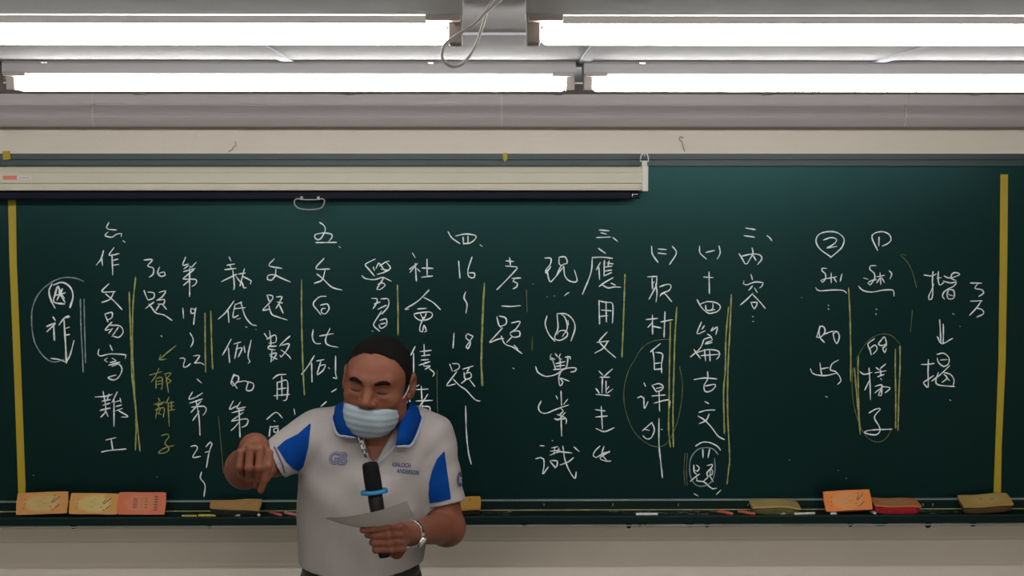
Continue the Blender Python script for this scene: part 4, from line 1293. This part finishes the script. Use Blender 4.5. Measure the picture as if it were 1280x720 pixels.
strip_on_face([(-0.050, 0.0160), (-0.041, 0.0195), (-0.029, 0.0185), (-0.016, 0.0130)], 0.0052, 'eyebrow', M_hair)
strip_on_face([(0.050, 0.0160), (0.041, 0.0195), (0.029, 0.0185), (0.016, 0.0130)], 0.0052, 'eyebrow', M_hair)
strip_on_face([(-0.046, -0.0075), (-0.039, -0.0095), (-0.030, -0.0102), (-0.020, -0.0080)], 0.0021, 'eyelashes', M_lash)
strip_on_face([(0.046, -0.0075), (0.039, -0.0095), (0.030, -0.0102), (0.020, -0.0080)], 0.0021, 'eyelashes', M_lash)

# ---- face mask pulled below the nose, with pleats
Mf = Field(hp(0, 0, 0) - Vector((0.12, 0.16, 0.18)), hp(0, 0, 0) + Vector((0.12, 0.10, 0.06)), 0.0026)
Mf.add(hell((0, -0.032, -0.072), (0.0710, 0.072, 0.062)), 0.02)
Mf.add(hell((0, -0.068, -0.080), (0.048, 0.036, 0.050)), 0.02)


def mask_clip(X, Y, Z):
    x, y, z = X - HCn[0], Y - HCn[1], Z - HCn[2]
    lx = x * HRn[0, 0] + y * HRn[1, 0] + z * HRn[2, 0]
    ly = x * HRn[0, 1] + y * HRn[1, 1] + z * HRn[2, 1]
    lz = x * HRn[0, 2] + y * HRn[1, 2] + z * HRn[2, 2]
    top = lz - (-0.052 + 0.12 * np.maximum(np.abs(lx) - 0.020, 0))
    back = ly - (0.000 - 0.35 * (lz + 0.06))
    pleat = 0.0012 * np.sin(lz * 400 + 6 * lx * lx * 40)
    return np.maximum(np.maximum(top, back) * 0.8, np.full_like(lz, -1.0)) + pleat * 0.8


_sl, _X, _Y, _Z = Mf._sub(Mf.lo, Mf.lo + Mf.h * Mf.n, 0)
_u = (_X - HCn[0]) * HRn[0, 2] + (_Y - HCn[1]) * HRn[1, 2] + (_Z - HCn[2]) * HRn[2, 2]
_w = (_X - HCn[0]) * HRn[0, 0] + (_Y - HCn[1]) * HRn[1, 0] + (_Z - HCn[2]) * HRn[2, 0]
Mf.F = Mf.F + (0.0006 * np.sin(_u * 380 + 260 * _w * _w) + 0.0012 * np.sin(70 * _w + 40 * _u)).astype(np.float32)
Mf.clip(mask_clip)
mask, bvh_mask = field_obj('face_mask', Mf, M_mask, person, 1)
for s in (-1, 1):
    ends = [hp(s * 0.065, -0.022, -0.044), hp(s * 0.0775, -0.002, -0.018), hp(s * 0.0835, 0.012, 0.014), hp(s * 0.083, 0.030, 0.020), hp(s * 0.082, 0.040, -0.008), hp(s * 0.076, 0.026, -0.044), hp(s * 0.066, -0.008, -0.078)]
    MB().tube(smooth_line(ends, 0.004), 0.0019, 6).build('ear_loop', M_loop, mask)

# ---- shirt
SH = Field((P(325, 600, 3.4).x, 3.10, P(450, 735, 3.4).z), (P(595, 600, 3.4).x, 3.62, P(460, 495, 3.4).z), 0.0030)
zhem = P(450, 715.5, YP - 0.12).z
SH.add(torso(0.0, zhem, rz[-1], 0.0022, 0.014), 0.01)
CUL, CUR = P(346.5, 573.5, 3.300), P(557.5, 631.5, 3.375)


def sleeve(a, b, r1, r2, axis=None):
    f, lo, hi = cone(a, b + (b - a).normalized() * 0.05, r1, r2)
    ax = v3((axis or (b - a)).normalized()); bb_ = v3(b)

    def g(X, Y, Z):
        t = (X - bb_[0]) * ax[0] + (Y - bb_[1]) * ax[1] + (Z - bb_[2]) * ax[2]
        w = 0.0016 * np.sin(t * 95 + 30 * Y + 20 * X)
        return np.maximum(f(X, Y, Z) + w, t)
    return g, lo, hi


SH.add(sleeve(P(396, 542, 3.415), CUL, 0.062, 0.0480, Vector((-0.90, -0.10, -0.40))), 0.03)
SH.add(sleeve(P(538, 549, 3.415), CUR, 0.064, 0.0455), 0.03)
# neck opening: round hole and the open placket
SH.cut(cone(P(474, 490, 3.41), P(474, 522, 3.425), 0.062, 0.058), 0.006)
nf, nlo, nhi = cone(P(474, 522, 3.345), P(466, 575, 3.292), 0.050, 0.010)
SH.cut((nf, nlo, nhi), 0.006)
shirt, bvh_shirt = field_obj('polo_shirt', SH, M_shirt, person, 1)


def hit_shirt(u, v, off=0.0012, tree=None):
    d = ray(u, v)
    h = (tree or bvh_shirt).ray_cast(CAM, d)
    if h[0] is None:
        h = (tree or bvh_shirt).find_nearest(P(u, v, YP))
    return h[0] + h[1] * off


def patch(poly, name, m, parent=None, off=0.0012, step=3.0, label=None):
    """a piece of cloth or print lying on the shirt: outline in picture rows and columns"""
    bd = []
    for i in range(len(poly)):
        a, b = Vector(poly[i]), Vector(poly[(i + 1) % len(poly)])
        n = max(1, int((b - a).length / step))
        bd += [a.lerp(b, k / n) for k in range(n)]
    x0, x1 = min(p.x for p in bd), max(p.x for p in bd)
    y0, y1 = min(p.y for p in bd), max(p.y for p in bd)

    def inside(x, y):
        c = False
        for i in range(len(bd)):
            a, b = bd[i - 1], bd[i]
            if (a.y > y) != (b.y > y) and x < (b.x - a.x) * (y - a.y) / (b.y - a.y) + a.x:
                c = not c
        return c
    pts = list(bd)
    y = y0 + step * 0.7
    while y < y1:
        x = x0 + step * 0.7
        while x < x1:
            if inside(x, y) and min((Vector((x, y)) - q).length for q in bd) > step * 0.5:
                pts.append(Vector((x, y)))
            x += step
        y += step
    vs, _, fs, *_r = delaunay_2d_cdt([Vector(p) for p in pts], [], [list(range(len(bd)))], 1, 1e-5)
    mb = MB().add([hit_shirt(p.x, p.y, off) for p in vs], [tuple(f) for f in fs], True)
    return mb.build(name, m, parent or shirt, label=label, fix=False)


def flip_to_camera(o):
    me = o.data
    me.update()
    return o


patch([(387, 530), (388.5, 531), (385, 560), (379, 583), (373, 589), (366, 586), (357, 577), (346, 560), (356, 551), (372, 543)], 'sleeve_panel', M_blue, label='royal blue sleeve panel')
patch([(555.3, 563.5), (557.5, 580), (561, 604), (563.6, 624), (550, 627.5), (537, 629), (535.4, 618), (536.2, 603), (540, 588), (546, 574)], 'sleeve_panel', M_blue, label='royal blue sleeve panel')
patch([(537.5, 634.0), (550, 632.6), (563, 630.2), (577, 626.5), (577.3, 628.0), (563, 631.6), (550, 634.2), (537.6, 635.7)], 'cuff_stripe', M_stripe, step=2.0, off=0.0014)
patch([(343.2, 558), (349, 570), (354, 582), (356.5, 591), (355.0, 592), (352.2, 583), (347, 571), (341.6, 559.5)], 'cuff_stripe', M_stripe, step=2.0, off=0.0014)


def print_text(txt, fn, m, name, offset=0.0, off=0.0014):
    cu = bpy.data.curves.new('lettering', 'FONT')
    cu.body = txt
    cu.resolution_u = 4
    cu.offset = offset
    ob = bpy.data.objects.new('lettering', cu)
    COL.objects.link(ob)
    bpy.context.view_layer.update()
    me = ob.evaluated_get(bpy.context.evaluated_depsgraph_get()).to_mesh()
    vs = [v.co.copy() for v in me.vertices]
    fs = [tuple(p.vertices) for p in me.polygons]
    ob.evaluated_get(bpy.context.evaluated_depsgraph_get()).to_mesh_clear()
    bpy.data.objects.remove(ob)
    bpy.data.curves.remove(cu)
    x0, x1 = min(v.x for v in vs), max(v.x for v in vs)
    y0, y1 = min(v.y for v in vs), max(v.y for v in vs)
    out = [hit_shirt(*fn((v.x - x0) / (x1 - x0), (v.y - y0) / (y1 - y0)), off) for v in vs]
    return MB().add(out, fs, True).build(name, m, shirt, fix=False)


print_text('GB', lambda s, t: (410 + 23 * s + 3.2 * t, 580.5 - 16.5 * t + 1.5 * s), M_print, 'printed_letters', 0.06)
print_text('GB', lambda s, t: (411.2 + 20.6 * s + 3.0 * t, 579.3 - 14.2 * t + 1.5 * s), M_print2, 'printed_letters', -0.012, 0.0020)
print_text('KINLOCH', lambda s, t: (490.3 + 22.5 * s + 0.6 * t, 583.2 - 5.4 * t + 1.6 * s), M_print3, 'printed_name', 0.022)
print_text('ANDERSON', lambda s, t: (495.5 + 27.5 * s + 0.6 * t, 591.0 - 5.4 * t + 2.6 * s), M_print3, 'printed_name', 0.022)
# round badge on the sleeve
cb = (574.2, 599.5)
bd = [(cb[0] + 3.6 * math.cos(a), cb[1] + 9.5 * math.sin(a)) for a in [2 * math.pi * k / 20 for k in range(20)]]
badge = patch(bd, 'sleeve_badge', M_stripe, step=1.6, off=0.0016, label='round dark badge on the sleeve')
patch([(572.5, 594), (574.6, 597), (577, 596), (575.5, 600), (577, 605), (574.5, 602.5), (572.3, 604.5), (573.3, 599.5)], 'badge_mark', M_mask, parent=badge, step=1.4, off=0.0026)

# ---- collar
cst = [  # (top point, bottom point) along the collar, photo left to right round the back
    (P(446, 534, 3.288), P(445.5, 547, 3.272)),
    (P(438, 520, 3.305), P(434, 546, 3.276)),
    (P(431.5, 507, 3.345), P(422.5, 543, 3.300)),
    (P(432, 501, 3.400), P(416, 521, 3.372)),
    (P(440, 498, 3.470), P(420, 510, 3.455)),
    (P(470, 497, 3.505), P(470, 506, 3.530)),
    (P(502, 499, 3.470), P(522, 511, 3.455)),
    (P(510, 503, 3.400), P(527, 523, 3.372)),
    (P(510.5, 510, 3.345), P(514.5, 556, 3.300)),
    (P(502, 524, 3.310), P(504.5, 558.5, 3.280)),
    (P(497, 540, 3.292), P(494.5, 558, 3.275)),
]


def ribbon(tops, bots, th, out_hint):
    n = len(tops)
    v, f = [], []
    for a, b in zip(tops, bots):
        nrm = (out_hint(a.lerp(b, 0.5)))
        bulge = a.lerp(b, 0.5) + nrm * 0.004
        for q in (a, bulge, b):
            v += [q + nrm * th, q - nrm * th]
    for i in range(n - 1):
        a, b = 6 * i, 6 * (i + 1)
        for s in (0, 2):
            f += [(a + s, a + s + 2, b + s + 2, b + s), (a + s + 1, b + s + 1, b + s + 3, a + s + 3)]
        f += [(a, b, b + 1, a + 1), (a + 4, a + 5, b + 5, b + 4)]
    for a in (0, 6 * (n - 1)):
        f += [(a, a + 1, a + 3, a + 2), (a + 2, a + 3, a + 5, a + 4)]
    return v, f


cen = P(472, 520, 3.42)
hint = lambda q: Vector((q.x - cen.x, q.y - cen.y, 0.02)).normalized()
tp = smooth_line([c[0] for c in cst], 0.006)
m_ = len(tp)
bt_raw = smooth_line([c[1] for c in cst], 0.002)
# resample bottoms station by station so both rows stay in step
def resample(pts, k):
    L = [0.0]
    for a, b in zip(pts[:-1], pts[1:]):
        L.append(L[-1] + (b - a).length)
    out = []
    for i in range(k):
        s = L[-1] * i / (k - 1)
        jx = max(0, min(len(L) - 2, int(np.searchsorted(L, s)) - 1))
        w = (s - L[jx]) / max(1e-9, L[jx + 1] - L[jx])
        out.append(pts[jx].lerp(pts[jx + 1], w))
    return out


def stations(rows, per=6):
    out = []
    N = len(rows)
    for i in range(N - 1):
        p0, p1, p2, p3 = rows[max(i - 1, 0)], rows[i], rows[i + 1], rows[min(i + 2, N - 1)]
        for k in range(per):
            t = k / per
            out.append(0.5 * ((2 * p1) + (p2 - p0) * t + (2 * p0 - 5 * p1 + 4 * p2 - p3) * t * t + (3 * p1 - p0 - 3 * p2 + p3) * t ** 3))
    out.append(rows[-1])
    return out


T_, B_ = stations([c[0] for c in cst]), stations([c[1] for c in cst])
v, f = ribbon(T_, B_, 0.0018, hint)
collar = MB().add(v, f, True).build('collar', M_blue, person, label='royal blue collar')
e0 = [a.lerp(b, 0.93) + hint(b) * 0.0030 for a, b in zip(T_, B_)]
e1 = [b + (b - a).normalized() * 0.0025 + hint(b) * 0.0022 for a, b in zip(T_, B_)]
v, f = ribbon(e0, e1, 0.0012, hint)
MB().add(v, f, True).build('collar_edge', M_trim, collar, label='pale edge of the collar')

# ---- open placket with checked lining
def checked():
    m = mat('checked_lining', (0.5, 0.5, 0.5), 0.85)
    nt = m.node_tree
    ck = nt.nodes.new('ShaderNodeTexChecker')
    ck.inputs['Scale'].default_value = 95
    ck.inputs['Color1'].default_value = (0.55, 0.55, 0.56, 1)
    ck.inputs['Color2'].default_value = (0.06, 0.06, 0.10, 1)
    tc = nt.nodes.new('ShaderNodeTexCoord')
    nt.links.new(tc.outputs['Object'], ck.inputs['Vector'])
    nt.links.new(ck.outputs['Color'], nt.nodes['Principled BSDF'].inputs['Base Color'])
    return m


lt = [P(447, 546, 3.276), P(449.5, 554, 3.275), P(452.5, 563, 3.274), P(456, 572, 3.274)]
rt = [P(453.5, 548, 3.284), P(455.5, 555, 3.282), P(458, 563, 3.280), P(460.5, 572, 3.276)]
v, f = ribbon(lt, rt, 0.0012, lambda q: Vector((0, -1, 0)))
MB().add(v, f, True).build('placket', checked(), shirt, label='checked placket lining')
pr = [P(494, 557, 3.278), P(486, 566, 3.276), P(477, 575, 3.274), P(470, 580, 3.272)]
MB().tube(smooth_line(pr, 0.004), 0.0022, 6).build('placket_edge', M_trim, shirt)

# ---- trousers and shoes (below the frame)
LG = Field((rcx[0] - 0.26, 3.15, 0.04), (rcx[0] + 0.26, 3.66, zhem + 0.04), 0.008)
zp = zhem - 0.02
LG.add(ell((rcx[1] + 0.0, 3.405, zp - 0.03), (0.150, 0.122, 0.12)), 0.03)
for s in (-1, 1):
    hx_ = rcx[1] + s * 0.075
    LG.add(cone((hx_, 3.405, zp - 0.06), (hx_ + s * 0.02, 3.39, 0.52), 0.080, 0.062), 0.03)
    LG.add(cone((hx_ + s * 0.02, 3.39, 0.52), (hx_ + s * 0.03, 3.41, 0.10), 0.060, 0.055), 0.03)
LG.clip(lambda X, Y, Z: Z - (zhem + 0.006))
field_obj('trousers', LG, M_trouser, person, 1)
SO = {}
for s in (-1, 1):
    hx_ = rcx[1] + s * 0.105
    SF = Field((hx_ - 0.08, 3.20, -0.02), (hx_ + 0.08, 3.52, 0.14), 0.006)
    SF.add(ell((hx_ + s * 0.008, 3.29, 0.030), (0.046, 0.080, 0.040)), 0.03)
    SF.add(ell((hx_, 3.40, 0.045), (0.040, 0.080, 0.055)), 0.03)
    SF.clip(lambda X, Y, Z: 0.002 - Z)
    field_obj('shoe', SF, M_shoe, person, 1)

# ---- belt just under the hem
BF = Field((rcx[0] - 0.20, 3.22, zhem - 0.06), (rcx[0] + 0.20, 3.60, zhem + 0.02), 0.005)
BF.add(ell((rcx[1], 3.405, zp - 0.03), (0.1545, 0.1265, 0.124)), 0.03)
BF.clip(lambda X, Y, Z: np.abs(Z - (zhem - 0.022)) - 0.016)
field_obj('belt', BF, M_shoe, person, 1)

# ---- watch on the wrist
wdir = (WRR - ELR).normalized()
wc = ELR.lerp(WRR, 0.955)
sA = wdir.cross(Vector((0, 0, 1))).normalized()
sB = sA.cross(wdir).normalized()
watch = empty('wristwatch', wc, "silver wristwatch on the wrist of the hand holding the microphone", 'wristwatch')
ring = [wc + (sA * math.cos(2 * math.pi * k / 24) + sB * math.sin(2 * math.pi * k / 24)) * 0.0315 for k in range(24)]
lk = MB()
for k in range(24):
    p = ring[k]
    a = 2 * math.pi * k / 24
    nrm = (sA * math.cos(a) + sB * math.sin(a))
    tg = (-sA * math.sin(a) + sB * math.cos(a))
    R_ = Matrix((wdir, tg, nrm)).transposed()
    lk.box(p - Vector((0.008, 0.0037, 0.0018)), p + Vector((0.008, 0.0037, 0.0018)), 0.001, R_, p)
lk.build('strap', M_chrome, watch)
a = math.radians(-60)
best = min(range(24), key=lambda k: (ring[k] - CAM).length + 0.35 * (ring[k].z - wc.z))
a = 2 * math.pi * best / 24
nrm = sA * math.cos(a) + sB * math.sin(a)
p = wc + nrm * 0.034
MB().tube([p - nrm * 0.003, p - nrm * 0.002, p + nrm * 0.004, p + nrm * 0.005], [0.013, 0.0145, 0.0145, 0.012], 24).build('case', M_chrome, watch)
MB().tube([p + nrm * 0.0048, p + nrm * 0.0056], 0.0112, 24).build('dial', mat('dial_cream', (0.62, 0.60, 0.52), 0.4), watch)
a2 = a - 0.75
n2 = sA * math.cos(a2) + sB * math.sin(a2)

# ---- microphone
mic = empty('microphone', MBt, 'black handheld microphone with a blue ring, gripped behind the paper', 'microphone')
M_foam = mat('black_mesh', (0.004, 0.004, 0.005), 0.85, spec=0.2, bump=0.5, bscale=700)
M_mic = mat('black_plastic', (0.004, 0.004, 0.005), 0.5, spec=0.3)
M_ring = mat('blue_ring', (0.006, 0.15, 0.32), 0.5)
L = (MBt - MA).length


def ms(t, r):
    return (MA + maxis * (t * L), r)


hd_ = [ms(-0.055, 0.004), ms(-0.050, 0.012), ms(-0.035, 0.0175), ms(0.0, 0.0190), ms(0.10, 0.0198), ms(0.22, 0.0200), ms(0.30, 0.0195), ms(0.325, 0.0185)]
MB().tube([q[0] for q in hd_], [q[1] for q in hd_], 28).build('head', M_foam, mic)
hh = [ms(0.30, 0.0165), ms(0.40, 0.0175), ms(0.55, 0.0165), ms(0.80, 0.0150), ms(1.03, 0.0140), ms(1.06, 0.0125), ms(1.065, 0.006)]
MB().tube([q[0] for q in hh], [q[1] for q in hh], 24).build('handle', M_mic, mic)
rc_ = MA + maxis * (0.295 * L)
rdir = Vector((1, 0, 0.10)).normalized()
rn = rdir.cross(Vector((0, 1, -0.07)).normalized()).normalized()
rb = rn.cross(rdir).normalized()
rr = MB()
ring_o = [rc_ + rdir * 0.0320 * math.cos(2 * math.pi * k / 40) + rb * 0.030 * math.sin(2 * math.pi * k / 40) for k in range(40)]
ring_i = [rc_ + rdir * 0.0195 * math.cos(2 * math.pi * k / 40) + rb * 0.0195 * math.sin(2 * math.pi * k / 40) for k in range(40)]
vv = [q + rn * 0.0035 for q in ring_o] + [q - rn * 0.0035 for q in ring_o] + [q + rn * 0.005 for q in ring_i] + [q - rn * 0.005 for q in ring_i]
ff = []
for k in range(40):
    q = (k + 1) % 40
    ff += [(k, q, 40 + q, 40 + k), (80 + k, 80 + q, q, k), (40 + k, 40 + q, 120 + q, 120 + k), (120 + k, 120 + q, 80 + q, 80 + k)]
rr.add(vv, ff, True).build('anti_roll_ring', M_ring, mic, label='bright blue anti-roll ring')

# ---- sheet of paper
far = [P(408, 648.4, 3.028), P(427, 655, 3.030), P(448, 659.5, 3.030), P(467, 661, 3.028), P(488, 656.5, 3.026), P(519, 645.5, 3.028)]
near = [P(408.5, 647.2, 2.985), P(428, 646.5, 2.970), P(448, 643.5, 2.958), P(468, 639.5, 2.952), P(486, 634.5, 2.950), P(508.5, 625.5, 2.955)]
F1, N1 = stations(far, 5), stations(near, 5)
K = 8
vt, n_ = [], len(F1)
for i in range(n_):
    for k in range(K + 1):
        t = k / K
        q = F1[i].lerp(N1[i], t)
        q.z -= 0.004 * math.sin(math.pi * t) * (i / n_)
        vt.append(q)
vb = [q - Vector((0, 0, 0.0004)) for q in vt]
ff = []
off_ = len(vt)
for i in range(n_ - 1):
    for k in range(K):
        a, b, c, d = i * (K + 1) + k, (i + 1) * (K + 1) + k, (i + 1) * (K + 1) + k + 1, i * (K + 1) + k + 1
        ff += [(a, b, c, d), (off_ + d, off_ + c, off_ + b, off_ + a)]
paper = MB().add(vt + vb, ff, True).build('paper_sheet', mat('paper', (0.58, 0.55, 0.55), 0.8, var=0.03), None, fix=False)
tag(paper, 'curled white paper sheet held flat in front of the microphone', 'paper')
ln_ = MB()
for i0, k0, n in ((3, 3, 4), (4, 2, 5), (9, 2, 2)):
    for q in range(n):
        i = i0 + q
        if i + 1 < n_:
            a, b = vt[i * (K + 1) + k0], vt[(i + 1) * (K + 1) + k0]
            a, b = a.lerp(b, 0.1), a.lerp(b, 0.8)
            w = Vector((0, 0.0012, 0))
            e = Vector((0, -0.0010, -0.0008))
            ln_.add([a - w + e, b - w + e, b + w + e, a + w + e], [(0, 1, 2, 3)])
ln_.build('printed_line', M_grey, paper, fix=False)
